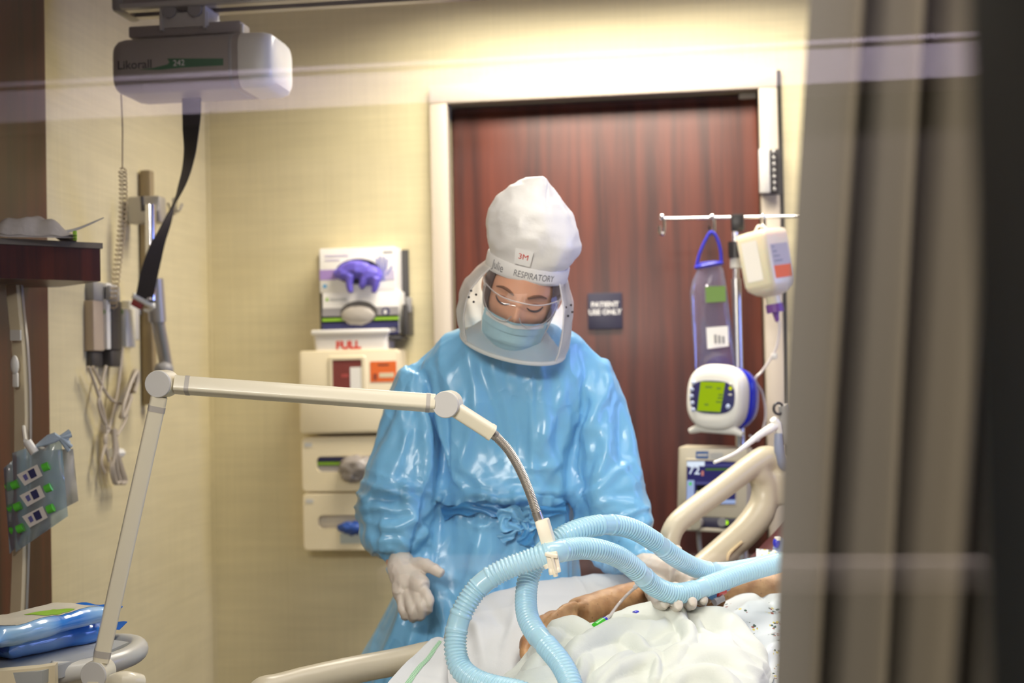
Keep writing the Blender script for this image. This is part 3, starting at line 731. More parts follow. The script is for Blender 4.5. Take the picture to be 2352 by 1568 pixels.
# ================================================================== IV pole with feed bottle, bag, pump, monitor
DP = 3.70
PB = W(1697, 900, DP); px_, py_ = PB.x, PB.y
def atpole(px, py, dy=0.0): return onY(px, py, py_ + dy)
t = thing('iv_pole', 'steel drip stand with a crossbar of hooks, before the mahogany door', 'IV pole', (px_, py_, 0))
zt_ = atpole(1693, 520).z; zm_ = atpole(1697, 640).z
obj('lower_tube', MB().tube([(px_, py_, .1), (px_, py_, zm_)], .0125, 16), M_steel, t)
obj('upper_tube', MB().tube([(px_ , py_, zm_), (px_, py_, zt_)], .0085, 16), M_chrome, t)
obj('height_clamp', MB().tube([(px_, py_, atpole(0, 636).z - .012), (px_, py_, atpole(0, 602).z - .012)], .019, 16), M_black, t)
obj('collar', MB().tube([(px_, py_, atpole(0, 658).z - .012), (px_, py_, atpole(0, 638).z - .012)], .015, 16), M_ltgrey, t)
hd = obj('head_clamp', MB().box(atpole(1694, 512), (.034, .036, .044), bevel=.005), M_black, t)
cb = obj('crossbar', MB().tube([atpole(1516, 502), atpole(1880, 496)], .0042, 10), M_chrome, t)
for hx in (1521, 1636, 1752):
    q = atpole(hx, 499)
    b = MB(); b.tube([q + Vector((-.004, 0, -.002)), q + Vector((0, 0, .004)), q + Vector((.004, 0, -.002)), q + Vector((.004, -.004, -.03)), q + Vector((0, -.006, -.046)), q + Vector((-.007, -.012, -.04)), q + Vector((-.008, -.014, -.024))], .0042, 8, smooth=5)
    b.ell(q + Vector((0, -.002, .002)), (X_ * .007, Vector((0, .007, 0)), Z_ * .007), 12, 8)
    obj('hook', b, M_chrome, t)
b = MB()
for k in range(5):
    a = 2 * math.pi * k / 5; e_ = Vector((px_ + .3 * math.cos(a), py_ + .3 * math.sin(a) * .9, .07)); b.tube([(px_, py_, .12), e_], [.014, .011], 8)
obj('base', b, M_steel, t)
for k in range(5):
    a = 2 * math.pi * k / 5; e_ = Vector((px_ + .3 * math.cos(a), py_ + .3 * math.sin(a) * .9, .03)); obj('castor', MB().tube([e_ - Vector((0, .012, 0)), e_ + Vector((0, .012, 0))], .03, 14), M_black, t)

# feed bottle hanging upside down
q = atpole(1761, 606, -.06)
tl = Matrix.Rotation(math.radians(-9), 3, CF) @ Matrix.Rotation(math.radians(-42), 3, 'Z')
bx_ = tl @ X_; by_ = tl @ Vector((0, 1, 0)); bz_ = tl @ Z_
if bz_.dot(CU) < 0: bz_ = -bz_
t = thing('feed_bottle', 'cream tube-feed bottle hung upside down with an orange-striped label and purple cap', 'bottle', tuple(q))
def brings(spec): return [[q + bx_ * x_ + by_ * y_ + bz_ * z_ for x_, y_ in rrect(w_, d_, r_, 5)] for z_, w_, d_, r_ in spec]
obj('bottle', MB().loft(brings([(.086, .07, .07, .02), (.084, .09, .09, .016), (.078, .096, .096, .012), (.068, .098, .098, .012), (-.05, .098, .098, .012), (-.062, .094, .094, .016), (-.076, .07, .07, .02), (-.084, .04, .04, .019), (-.088, .038, .038, .0185), (-.108, .038, .038, .0185)])), mat('milky bottle', srgb(236, 226, 196), .3, Subsurface_Weight=.2), t)
fr_ = -by_
pl = lambda x_, z_: q + bx_ * x_ + bz_ * z_ + fr_ * .0496
pr = lambda y_, z_: q + by_ * y_ + bz_ * z_ + bx_ * .0496
def face(name, f, x0, x1, z0, z1, m): return obj(name, MB().add([f(x0, z0), f(x1, z0), f(x1, z1), f(x0, z1)], [(0, 1, 2, 3)]), m, t, smooth=None)
face('white_label', pl, -.03, .022, -.04, .062, M_card); 
face('side_label', pr, -.034, .034, -.01, .045, mat('grey label', srgb(190, 182, 178), .5)); face('orange_band', pr, -.034, .034, -.042, -.010, M_orange)
for k in range(4): face('label_print', lambda y_, z_: pr(y_, z_) + bx_ * .0004, -.028, -.02 + .008 * k, .036 - k * .012, .040 - k * .012, M_grey)
obj('cap', MB().tube([q - bz_ * .104, q - bz_ * .126], .0225, 18), mat('purple cap', srgb(120, 72, 150), .4), t)
obj('spike', MB().tube([q - bz_ * .126, q - bz_ * .150], [.009, .005], 12), mat('purple cap 2', srgb(120, 72, 150), .4), t)
obj('hanger_loop', MB().tube([q + bz_ * .086 - bx_ * .02, q + bz_ * .10 - bx_ * .004, atpole(1752, 520, -.01), q + bz_ * .10 + bx_ * .01, q + bz_ * .086 + bx_ * .02], .003, 8, smooth=4), M_white, t)
M_clearline = mat('clear line', srgb(222, 214, 208), .2)
e0 = q - bz_ * .148
obj('feed_line', MB().tube([e0, atpole(1790, 745, -.06), atpole(1782, 800, -.07), atpole(1752, 850, -.08), atpole(1735, 872, -.08), atpole(1752, 905, -.03), atpole(1758, 960, 0), atpole(1742, 1010, 0), atpole(1722, 1000, -.02)], .0032, 8, smooth=6), M_clearline, t)
obj('line_clamp', MB().box(atpole(1778, 818, -.07), (.016, .012, .016), bevel=.003), M_white, t)

# clear feed bag with blue ring
t = thing('feed_bag', 'long clear feeding bag with a bright blue hanging ring and green label', 'feed bag', tuple(atpole(1636, 840)))
M_blue = mat('royal blue plastic', srgb(48, 52, 190), .35)
y_off = -.02
B = lambda px, py, dy=0: atpole(px, py, y_off + dy)
obj('hanging_ring', MB().tube([B(1600, 612), B(1608, 580), B(1624, 545), B(1634, 533), B(1646, 545), B(1655, 575), B(1657, 604)], .0042, 8, smooth=5), M_blue, t)
obj('mouth_ring', MB().tube([B(1598, 614), B(1615, 611, -.018), B(1640, 606, -.018), B(1658, 604), B(1640, 603, .018), B(1612, 606, .018), B(1599, 613)], .005, 8, smooth=4), M_blue, t)
G = []
prof_ = [(608, 1603, 1656, .016), (622, 1600, 1662, .02), (645, 1590, 1666, .024), (670, 1585, 1670, .026), (710, 1587, 1675, .026), (760, 1590, 1681, .024), (800, 1593, 1685, .022), (838, 1596, 1688, .016), (850, 1597, 1689, .004)]
for py, a_, b_, dd in prof_:
    cc = (B(a_, py) + B(b_, py)) / 2; hw = (B(b_, py) - B(a_, py)).length / 2
    G.append([cc + X_ * hw * math.cos(k * math.pi / 12) + Vector((0, dd * math.sin(k * math.pi / 12) * (1 + .12 * math.sin(k * 2.1 + py * .05)), 0)) for k in range(24)])
M_bag = clear('clear bag film', ior=1.5, gain=1.6, rough=.06, tint=(.88, .87, .97, 1), haze=.24, hazecol=(.62, .6, .86, 1))
obj('bag', MB().loft(G), M_bag, t, smooth=60)
G2 = [[B(a_, py, -.012), B(b_, py, -.012)] for py, a_, b_ in ((656, 1618, 1664), (695, 1620, 1668))]
obj('green_label', MB().prism([B(1620, 658, -.03), B(1666, 656, -.026), B(1668, 692, -.03), B(1621, 695, -.034)], (0, 0, 0), (0, .0008, 0)), mat('olive green label', srgb(92, 128, 46), .5), t, smooth=None)
obj('white_label', MB().prism([B(1622, 752, -.032), B(1672, 748, -.028), B(1674, 795, -.03), B(1625, 801, -.034)], (0, 0, 0), (0, .0008, 0)), M_card, t, smooth=None)
b = MB()
for k in range(3): b.prism([B(1640 + k * 9, 768 + k * 2, -.0345), B(1646 + k * 9, 768 + k * 2, -.0335), B(1647 + k * 9, 788, -.0345), B(1641 + k * 9, 789, -.0355)], (0, 0, 0), (0, .0005, 0))
obj('label_print', b, M_grey, t, smooth=None)

# feeding pump
fd = DP - .12
pc = W(1640, 912, fd)
pn = (CAM - pc); pn.z = 0; pn.normalize(); pn = (Matrix.Rotation(math.radians(-27), 3, 'Z') @ pn); pn = (pn + ZUP * .06).normalized()
pr_ = ZUP.cross(pn).normalized(); pu = pn.cross(pr_)
rot9 = Matrix.Rotation(math.radians(3), 3, -pn); pr_ = rot9 @ pr_; pu = rot9 @ pu
q_ = pxm(fd)
t = thing('feeding_pump', 'round white and blue feeding pump with a lit yellow-green screen on the drip stand', 'pump', tuple(pc - ZUP * .09))
def pring(w, h, dz, n=40, e=2.7):
    R = []
    for k in range(n):
        a = 2 * math.pi * k / n; ca, sa = math.cos(a), math.sin(a)
        R.append(pc + pr_ * (w * abs(ca) ** (2 / e) * (1 if ca > 0 else -1)) + pu * (h * abs(sa) ** (2 / e) * (1 if sa > 0 else -1)) + pn * dz)
    return R
hw, hh = 71 * q_, 76 * q_
obj('front_shell', MB().loft([pring(hw * .99, hh * .99, -.045), pring(hw * 1.02, hh * 1.01, -.03), pring(hw * 1.02, hh * 1.01, -.012), pring(hw * .97, hh * .96, .002), pring(hw * .88, hh * .87, .008), pring(hw * .8, hh * .62, .009)]), M_white, t, smooth=180)
obj('rear_shell', MB().loft([pring(hw * .6, hh * .6, -.135), pring(hw * .85, hh * .83, -.122), pring(hw * .99, hh * .96, -.09), pring(hw * 1.0, hh * .99, -.044)]), mat('deep blue shell', srgb(22, 40, 190), .25), t, smooth=180)
bezel = obj('bezel', MB().loft([pring(hw * .80, hh * .5, .006, e=3), pring(hw * .80, hh * .5, .0105, e=3), pring(hw * .78, hh * .48, .011, e=3)]), mat('indigo bezel', srgb(40, 38, 92), .35), t, smooth=40)
sl = planar(pc + pu * .001 - pr_ * .004, pr_, pu, .0115)
M_lcd = emit('backlit screen', srgb(176, 208, 10), .78)
sc_w, sc_h = 34 * q_, 34 * q_
scr = obj('screen', MB().add([sl(-sc_w * .9 - .002, -sc_h), sl(sc_w * .9 - .004, -sc_h), sl(sc_w + .002, sc_h), sl(-sc_w * .8, sc_h)], [(0, 1, 2, 3)]), M_lcd, bezel, smooth=None)
M_dig = mat('lcd digit', srgb(96, 128, 10), .6)
for x_, z_, w_ in ((-.02, .022, .02), (.012, .02, .012), (.018, .004, .012), (.016, -.004, .016), (.012, -.014, .018), (-.02, -.022, .012)):
    s2 = planar(pc, pr_, pu, .0119); obj('screen_digit', MB().add([s2(x_, z_), s2(x_ + w_, z_), s2(x_ + w_, z_ + .005), s2(x_, z_ + .005)], [(0, 1, 2, 3)]), M_dig, scr, smooth=None)
for k in range(5):
    c = pc + pr_ * (-.054 - .004 * math.sin(k)) + pu * (.034 - k * .017) + pn * .011; obj('button', MB().ell(c, (pr_ * .0062, pu * .0056, pn * .003), 14, 8), mat('pale blue button', srgb(186, 196, 224), .4), bezel)
c = pc + pr_ * .05 + pu * .024 + pn * .0115; obj('status_lamp', MB().ell(c, (pr_ * .005, pu * .005, pn * .003), 14, 8), emit('yellow lamp', srgb(230, 240, 20), .9), bezel)
for dz in (.034, .008): obj('button_mark', MB().ell(pc + pr_ * .05 + pu * dz + pn * .0108, (pr_ * .0055, pu * .003, pn * .002), 12, 8), M_ltgrey, bezel)
obj('button', MB().ell(pc + pr_ * .046 + pu * -.022 + pn * .011, (pr_ * .0068, pu * .0068, pn * .003), 14, 8), mat('pale blue button 2', srgb(170, 184, 214), .4), bezel)
b = MB()
for s_ in (-1, 1):
    c = pc + pr_ * s_ * .052 - pu * .083 - pn * .02
    b.tube([c + pu * .012 - pr_ * s_ * .03, c + pu * .002, c - pu * .006 + pr_ * s_ * .022], [.012, .011, .007], 10, smooth=4)
b.tube([pc - pu * .079 - pn * .02 - pr_ * .055, pc - pu * .081 - pn * .02 + pr_ * .055], .011, 10)
obj('foot_lip', b, M_white, t)
obj('pole_bracket', MB().tube([pc - pn * .1, Vector((px_, py_, pc.z))], .02, 12), M_grey, t)

# monitor below
md = DP - .06
mc = W(1636, 1108, md); mq = pxm(md)
mn = (CAM - mc); mn.z = 0; mn.normalize(); mn = Matrix.Rotation(math.radians(-8), 3, 'Z') @ mn
mr = ZUP.cross(mn).normalized(); rt = Matrix.Rotation(math.radians(2.5), 3, -mn); mr = rt @ mr; mu = mn.cross(mr)
MP = lambda px, py, off=0.0: mc + mr * (px - 1636) * mq + mu * -((py - 1108) - .045 * (px - 1636)) * mq + mn * off
t = thing('bedside_monitor', 'beige bedside monitor whose blue screen reads a large white number, behind the bed rail', 'monitor', tuple(mc - ZUP * .1))
cs = obj('case', slab(mc, mr, mu, 160 * mq, 160 * mq, .10, .008, edge=.004), M_beige, t)
def mpatch(name, x0, x1, y0, y1, m, par, off=.001):
    return obj(name, MB().add([MP(x0, y1, off), MP(x1, y1, off), MP(x1, y0, off), MP(x0, y0, off)], [(0, 1, 2, 3)]), m, par, smooth=None)
scr = mpatch('screen', 1577, 1690, 1058, 1158, emit('screen blue', srgb(48, 46, 104), .9), t, .0012)
obj('screen_bezel', holed(mc + mr * (1633.5 - 1636) * mq + mn * .003, mr, mu, 121 * mq, 108 * mq, .004, 0, 0, 113 * mq, 100 * mq, .002, .004), M_beige, t)
M_scw = emit('screen white', srgb(225, 236, 250), 1.1); M_scl = emit('screen pale', srgb(170, 190, 232), .9)
mpatch('screen_header', 1577, 1618, 1059, 1070, M_scw, scr, .0018); mpatch('screen_keys', 1578, 1595, 1102, 1155, M_scl, scr, .0018)
mpatch('screen_band', 1620, 1690, 1075, 1080, emit('screen green', srgb(84, 120, 50), .8), scr, .0018)
mpatch('screen_band', 1620, 1690, 1066, 1070, emit('screen lilac', srgb(90, 90, 150), .8), scr, .0018); mpatch('screen_band', 1598, 1690, 1106, 1112, emit('screen lilac 2', srgb(90, 90, 150), .8), scr, .0018)
mpatch('screen_trace', 1600, 1640, 1113, 1126, emit('screen black', srgb(20, 20, 28), .6), scr, .0018); mpatch('screen_trace', 1600, 1640, 1127, 1132, emit('screen straw', srgb(200, 205, 140), .8), scr, .0018)
mpatch('screen_bar', 1611, 1616, 1081, 1092, emit('screen coral', srgb(224, 140, 124), .9), scr, .0018); mpatch('screen_tick', 1583, 1589, 1107, 1114, emit('screen tick', srgb(70, 220, 60), .9), scr, .0024)
mpatch('screen_footer', 1640, 1690, 1147, 1156, M_scl, scr, .0018)
cc = MP(1594, 1080, .0022); text('lettering', '72', M_scw, planar(cc, mr, mu), scr, size=27 * mq, bold=.0005)
mpatch('blue_sticker', 1597, 1626, 1036, 1053, mat('blue sticker', srgb(40, 96, 170), .5), t); mpatch('sticker_print', 1600, 1624, 1042, 1047, M_lett, t, .0016)
mpatch('white_sticker', 1629, 1660, 1040, 1055, M_ltgrey, t)
obj('rear_hump', slab(mc - mn * .10 + mr * .02, mr, mu, 130 * mq, 150 * mq, .05, .02, edge=.006), M_navy, t)
obj('control_strip', slab(MP(1636, 1200, -.002), mr, mu, 128 * mq, 26 * mq, .1, .004, edge=.002), mat('indigo strip', srgb(26, 24, 60), .4), t)
obj('base_tray', slab(MP(1636, 1216, .012), mr, mu, 132 * mq, 8 * mq, .12, .003, edge=.002), M_beige, t)
obj('knob', MB().tube([MP(1604, 1198, 0), MP(1602, 1199, .03)], .016, 16), M_beige, t); obj('knob', MB().tube([MP(1661, 1198, 0), MP(1661, 1198, .012)], .011, 16), M_grey, t)
obj('status_lamp', MB().ell(MP(1670, 1199, .004), (mr * .006, mu * .006, mn * .004), 12, 8), emit('green lamp', srgb(190, 255, 10), 1.2), t)
obj('pole_bracket', MB().tube([mc - mn * .1, Vector((px_, py_, mc.z))], .02, 12), M_grey, t)
obj('power_lead', MB().tube([MP(1600, 1222, -.05), MP(1606, 1262, -.03), MP(1622, 1310, 0), MP(1630, 1420, 0)], .006, 8, smooth=5), M_grey, t)
# ================================================================== bed
def onZ(px, py, z):
    v = Rc @ Vector(((px - 1176) / FPX, -(py - 784) / FPX, -1)); return CAM + v * ((z - CAM.z) / v.z)
BE, BN = Vector((.706, .708, 0)), Vector((.708, -.706, 0))
BO = W(620, 1568, 2.40) - BE * .1; BO.z = 0
def bed(s, t_, z): return BO + BE * s + BN * t_ + ZUP * z
def onFar(px, py, t_=0.0):
    v = Rc @ Vector(((px - 1176) / FPX, -(py - 784) / FPX, -1))
    return CAM + v * ((BO + BN * t_ - CAM).dot(BN) / v.dot(BN))
M_sheet = mottle(mat('white cotton sheet', srgb(214, 216, 218), .75, Sheen_Weight=.15), .02, 6, .06, 300)
M_blanket = mottle(mat('warm white cotton blanket', srgb(210, 214, 206), .8, Sheen_Weight=.2), .02, 6, .08, 260)
M_maroon = mat('maroon vinyl', srgb(84, 22, 32), .45)
t = thing('hospital_bed', 'beige hospital bed with raised head section, moulded side rails and maroon mattress', 'bed', tuple(bed(1.0, .47, 0)))
hA, hB = onFar(1668, 1318, .05), onFar(1800, 1182, .05)
sA, sB = (hA - BO).dot(BE), (hB - BO).dot(BE)
sl_ = (hB.z - hA.z) / (sB - sA); zM = .62; s0 = sA - (hA.z - zM) / sl_
top = [(.02, zM - .02), (.06, zM), (s0, zM)] + [(s0 + k * (2.0 - s0) / 4, zM + sl_ * k * (2.0 - s0) / 4) for k in (1, 2, 3, 4)]
ang_ = math.atan(sl_); th_ = .13
rings = []
for i, (s_, z_) in enumerate(top):
    nrm = Vector((-math.sin(ang_), math.cos(ang_))) if i > 2 else Vector((0, 1)) 
    lo = (s_ - nrm[0] * th_, z_ - nrm[1] * th_)
    rings.append([bed(s_, .05, z_ - .02), bed(s_, .07, z_), bed(s_, .89, z_), bed(s_, .91, z_ - .02), bed(lo[0], .91, lo[1]), bed(lo[0], .05, lo[1])])
obj('mattress', MB().loft(rings), M_maroon, t)
rings2 = []
for i, (s_, z_) in enumerate(top):
    q = .14 if i <= 2 else .15
    rings2.append([bed(s_ + (q * sl_ * .7 if i > 2 else 0), a_, z_ - q - d_) for a_, d_ in ((.08, 0), (.88, 0), (.88, .03), (.08, .03))])
obj('deck', MB().loft(rings2), M_grey, t)
b = MB()
for t_ in (.12, .84): b.box(bed(1.02, t_, .40), (1.95, .06, .09), Matrix.Rotation(math.atan2(BE.y, BE.x), 3, 'Z'), bevel=.01)
for s_ in (.2, 1.0, 1.85): b.box(bed(s_, .48, .40), (.06, .74, .07), Matrix.Rotation(math.atan2(BE.y, BE.x), 3, 'Z'), bevel=.01)
obj('base_frame', b, M_beige, t)
for s_ in (.2, 1.85):
    for t_ in (.14, .82):
        lg = obj('leg', MB().tube([bed(s_, t_, .08), bed(s_, t_, .42)], .025, 12), M_grey, t)
        obj('castor', MB().tube([bed(s_, t_ - .02, .06), bed(s_, t_ + .02, .06)], .06, 18), M_dgrey, lg)
# head side rail, far side: moulded loop
b = MB()
pr1 = [(1560, 1330), (1543, 1285), (1537, 1250), (1548, 1212), (1580, 1180), (1660, 1120), (1730, 1067), (1762, 1052), (1790, 1075), (1806, 1120), (1812, 1152)]
b.tube([onFar(*p) for p in pr1], [.026, .024, .023, .0235, .025, .0255, .027, .029, .034, .037, .037], 14, smooth=4)
pr2 = [(1590, 1330), (1620, 1300), (1665, 1262), (1710, 1222), (1745, 1178), (1755, 1140), (1752, 1105), (1735, 1085)]
b.tube([onFar(*p) for p in pr2], [.030, .031, .032, .033, .034, .030, .028, .026], 14, smooth=4)
b.tube([onFar(1782, 1085), onFar(1786, 1158)], .036, 14)
b.tube([onFar(1548, 1300), onFar(1600, 1340), onFar(1660, 1345)], .028, 12, smooth=3)
fr1 = fuse(b, .006, 5)
rail1 = obj('side_rail', fr1, M_beige, t, smooth=180)
obj('rail_groove', MB().tube([onFar(1671, 1287, .031), onFar(1676, 1270, .033), onFar(1704, 1244, .034)], [.003, .004, .003], 8, smooth=4), mat('rail groove', srgb(222, 200, 158), .4), rail1)
# foot side rail, far side
b = MB()
b.tube([onFar(590, 1640), onFar(600, 1590), onFar(640, 1577), onFar(760, 1548), onFar(900, 1522), onFar(1010, 1500), onFar(1060, 1520), onFar(1070, 1580)], [.024, .025, .0235, .024, .025, .025, .025, .025], 16, smooth=5)
b.tube([onFar(600, 1640), onFar(1065, 1580)], .022, 12)
rail2 = obj('side_rail', fuse(b, .006, 4), M_beige, t, smooth=180)
# near side rail, folded down
b = MB(); b.tube([bed(1.15, .95, .42), bed(1.2, .95, .58), bed(1.3, .95, .62), bed(1.75, .95, .62), bed(1.85, .95, .58), bed(1.9, .95, .42)], .024, 12, smooth=4); b.tube([bed(1.15, .95, .42), bed(1.9, .95, .42)], .024, 12)
obj('side_rail', b, M_beige, t)
b = MB(); b.tube([bed(2.07, .1, .4), bed(2.07, .1, .95), bed(2.07, .2, 1.02), bed(2.07, .76, 1.02), bed(2.07, .86, .95), bed(2.07, .86, .4)], .02, 12, smooth=4)
obj('headboard', b, M_beige, t)
b = MB(); b.prism([bed(-.04, .1, .35), bed(-.04, .86, .35), bed(-.04, .86, .7), bed(-.04, .8, .76), bed(-.04, .16, .76), bed(-.04, .1, .7)], (0, 0, 0), tuple(BE * .035))
obj('footboard', b, M_beige, t)

# ------------------------------------------------------------------ cloth from a net of control points
def resample(c, n):
    X = np.array([tuple(p) for p in c]); t_ = np.linspace(0, len(c) - 1, n)
    return [Vector(p) for p in np.stack([np.interp(t_, range(len(c)), X[:, k]) for k in range(3)], 1)]
def net(rows, nu, nv):
    """rows of control points -> nv x nu points, Catmull-Rom both ways"""
    A = []
    for r in rows:
        A.append(resample(catmull([Vector(p) for p in r], 24), nu))
    G = []
    cols = [catmull([A[j][i] for j in range(len(rows))], 24) for i in range(nu)]
    cols = [resample(c, nv) for c in cols]
    for j in range(nv): G.append([cols[i][j] for i in range(nu)])
    return G
def gnorm(G):
    A = np.array([[tuple(p) for p in r] for r in G]); du = np.gradient(A, axis=1); dv = np.gradient(A, axis=0)
    n = np.cross(du, dv); n /= np.linalg.norm(n, axis=2)[:, :, None] + 1e-12
    if n[:, :, 2].mean() < 0: n = -n
    return A, n
def to_px(A):
    v = (A - np.array(CAM)) @ np.array(Rc); return 1176 - FPX * v[..., 0] / v[..., 2], 784 + FPX * v[..., 1] / v[..., 2]
def crest(px, py, line, wid, h):
    """height of a fold that runs along a polyline (in the net's own drawing), cosine cross-section"""
    best = np.full(px.shape, 1e9); tt = np.zeros(px.shape); L_ = len(line) - 1
    for i in range(L_):
        a, c = np.array(line[i], float), np.array(line[i + 1], float); d_ = c - a; q = np.clip(((px - a[0]) * d_[0] + (py - a[1]) * d_[1]) / (d_ @ d_), 0, 1)
        r = np.hypot(px - a[0] - q * d_[0], py - a[1] - q * d_[1]); k = r < best
        best = np.where(k, r, best); tt = np.where(k, (i + q) / L_, tt)
    return h * np.exp(-(best / wid) ** 2) * np.sin(np.pi * np.clip(tt * .86 + .07, 0, 1)) ** .6
def sheet(name, G, disp, m, parent=None, thick=.003, **kw):
    A, n = gnorm(G); A = A + n * disp[..., None]
    h, w = A.shape[:2]; B_ = A - n * thick
    mb = MB().grid([[Vector(p) for p in r] for r in A]); o = len(mb.v)
    mb.v += [tuple(p) for r in B_ for p in r]
    mb.f += [tuple(o + i for i in reversed(q)) for q in mb.f[:]]
    ring = [j for j in range(w)] + [i * w + w - 1 for i in range(1, h)] + [(h - 1) * w + j for j in range(w - 2, -1, -1)] + [i * w for i in range(h - 2, 0, -1)]
    mb.f += [(a, b_, o + b_, o + a) for a, b_ in zip(ring, ring[1:] + ring[:1])]
    return obj(name, mb, m, parent, smooth=180, **kw)
def Wr(rows): return [[W(*p) for p in r] for r in rows]
def noise_disp(A, spec):
    P_ = A.reshape(-1, 3); d_ = 0
    for sc, amp, kind, off in spec:
        q = P_ * sc + off
        d_ = d_ + amp * (ridge(q) if kind == 'r' else vnoise(q))
    return np.asarray(d_).reshape(A.shape[:2])

# pillow-propped sheet along the far side, under the arm
rows = [[(1010, 1540, 2.72), (1090, 1480, 2.80), (1250, 1440, 2.90), (1400, 1420, 2.98), (1500, 1420, 3.02)],
        [(1024, 1450, 2.68), (1105, 1384, 2.72), (1250, 1340, 2.79), (1400, 1318, 2.86), (1490, 1336, 2.90)],
        [(1034, 1470, 2.61), (1125, 1418, 2.62), (1260, 1385, 2.68), (1400, 1362, 2.75), (1520, 1372, 2.80)],
        [(1030, 1510, 2.50), (1125, 1485, 2.50), (1260, 1455, 2.56), (1400, 1425, 2.65), (1540, 1415, 2.70)],
        [(1030, 1568, 2.40), (1130, 1545, 2.40), (1260, 1530, 2.46), (1400, 1500, 2.55), (1560, 1470, 2.62)],
        [(1060, 1660, 2.27), (1150, 1640, 2.28), (1280, 1610, 2.34), (1410, 1570, 2.42), (1570, 1530, 2.50)]]
G = net(Wr(rows), 120, 100); A, n_ = gnorm(G); px, py = to_px(A)
dsp = noise_disp(A, [(7, .007, 'v', 0), (15, .0035, 'r', 3.1)])
for ln, w_, h_ in [([(1060, 1420), (1100, 1450), (1110, 1520)], 14, .010), ([(1120, 1395), (1160, 1440), (1140, 1520)], 16, -.008), ([(1200, 1360), (1180, 1430), (1150, 1500)], 12, .006), ([(1320, 1325), (1345, 1370)], 6, .004)]:
    dsp += crest(px, py, ln, w_, h_)
t = thing('arm_pillow', 'plump white pillow under the patient\'s bare arm along the far rail', 'pillow', tuple(bed(.75, .15, .72)))
sheet('pillow_cover', G, dsp, M_sheet, t, thick=.05)

# sheet with the green woven hem at the foot end
rows = [[(990, 1470, 2.60), (950, 1506, 2.53), (893, 1568, 2.42), (850, 1630, 2.32), (830, 1700, 2.26)],
        [(1012, 1466, 2.61), (975, 1508, 2.54), (925, 1570, 2.43), (880, 1640, 2.32), (860, 1720, 2.24)],
        [(1050, 1490, 2.57), (1020, 1540, 2.49), (985, 1600, 2.40), (950, 1670, 2.30), (930, 1760, 2.2)],
        [(1110, 1530, 2.50), (1090, 1580, 2.43), (1060, 1640, 2.35), (1030, 1720, 2.25), (1010, 1800, 2.15)],
        [(1180, 1560, 2.45), (1170, 1620, 2.36), (1150, 1690, 2.28), (1130, 1780, 2.18), (1110, 1860, 2.1)]]
G = net(Wr(rows), 90, 80); A, n_ = gnorm(G); px, py = to_px(A)
dsp = noise_disp(A, [(9, .005, 'v', 7.0), (20, .002, 'r', 1.1)])
t = thing('hemmed_sheet', 'white sheet with a green woven hem stripe, draped over the beige foot rail', 'sheet', tuple(bed(.35, .1, .72)))
sh = sheet('cloth', G, dsp, M_sheet, t, thick=.006)
A2 = A + n_ * (dsp + .0015)[..., None]
j = 22
M_hem = mat('green hem weave', srgb(120, 190, 140), .7); nt, L, bs = nodes(M_hem)
tc = N(M_hem, 'ShaderNodeTexCoord'); wv = N(M_hem, 'ShaderNodeTexWave', Scale=110.0); wv.bands_direction = 'DIAGONAL'
L.new(tc.outputs['Object'], wv.inputs[0]); r_ = N(M_hem, 'ShaderNodeValToRGB'); r_.color_ramp.elements[0].color = srgb(96, 172, 118); r_.color_ramp.elements[1].color = srgb(206, 228, 206)
L.new(wv.outputs[0], r_.inputs[0]); L.new(r_.outputs[0], bs.inputs['Base Color'])
obj('hem_stripe', MB().grid([[Vector(p) for p in A2[j + k, 6:]] for k in range(5)]), M_hem, t, smooth=180)

# blanket over the lower body
rows = [[(1180, 1575, 2.38), (1226, 1532, 2.42), (1274, 1478, 2.46), (1350, 1462, 2.51), (1450, 1435, 2.58), (1560, 1415, 2.62), (1650, 1445, 2.56), (1716, 1505, 2.48), (1758, 1575, 2.40)],
        [(1163, 1546, 2.35), (1214, 1510, 2.385), (1264, 1456, 2.42), (1345, 1438, 2.47), (1450, 1413, 2.53), (1560, 1393, 2.57), (1658, 1422, 2.51), (1728, 1487, 2.43), (1764, 1562, 2.36)],
        [(1135, 1590, 2.25), (1190, 1552, 2.28), (1242, 1514, 2.30), (1350, 1492, 2.34), (1460, 1470, 2.40), (1562, 1455, 2.43), (1655, 1480, 2.39), (1718, 1532, 2.33), (1764, 1602, 2.26)],
        [(1115, 1645, 2.16), (1180, 1612, 2.17), (1240, 1582, 2.18), (1350, 1562, 2.21), (1460, 1550, 2.25), (1562, 1540, 2.27), (1650, 1552, 2.25), (1718, 1592, 2.21), (1775, 1655, 2.16)],
        [(1105, 1740, 2.07), (1170, 1718, 2.07), (1235, 1700, 2.07), (1350, 1690, 2.08), (1460, 1682, 2.10), (1562, 1675, 2.12), (1650, 1680, 2.11), (1720, 1710, 2.09), (1780, 1750, 2.06)],
        [(1100, 1900, 2.02), (1168, 1884, 2.015), (1235, 1870, 2.01), (1350, 1860, 2.01), (1460, 1850, 2.02), (1562, 1845, 2.03), (1650, 1850, 2.03), (1722, 1870, 2.02), (1785, 1900, 2.00)],
        [(1100, 2150, 2.01), (1168, 2140, 2.0), (1235, 2130, 2.0), (1350, 2120, 2.0), (1460, 2110, 2.0), (1562, 2105, 2.01), (1650, 2110, 2.01), (1722, 2130, 2.0), (1790, 2150, 1.99)]]
G = net(Wr(rows), 260, 240); A, n_ = gnorm(G); px, py = to_px(A)
dsp = noise_disp(A, [(6, .010, 'v', 2.0), (11, .011, 'r', 5.5), (22, .006, 'r', 9.2), (50, .0012, 'v', 4.4)])
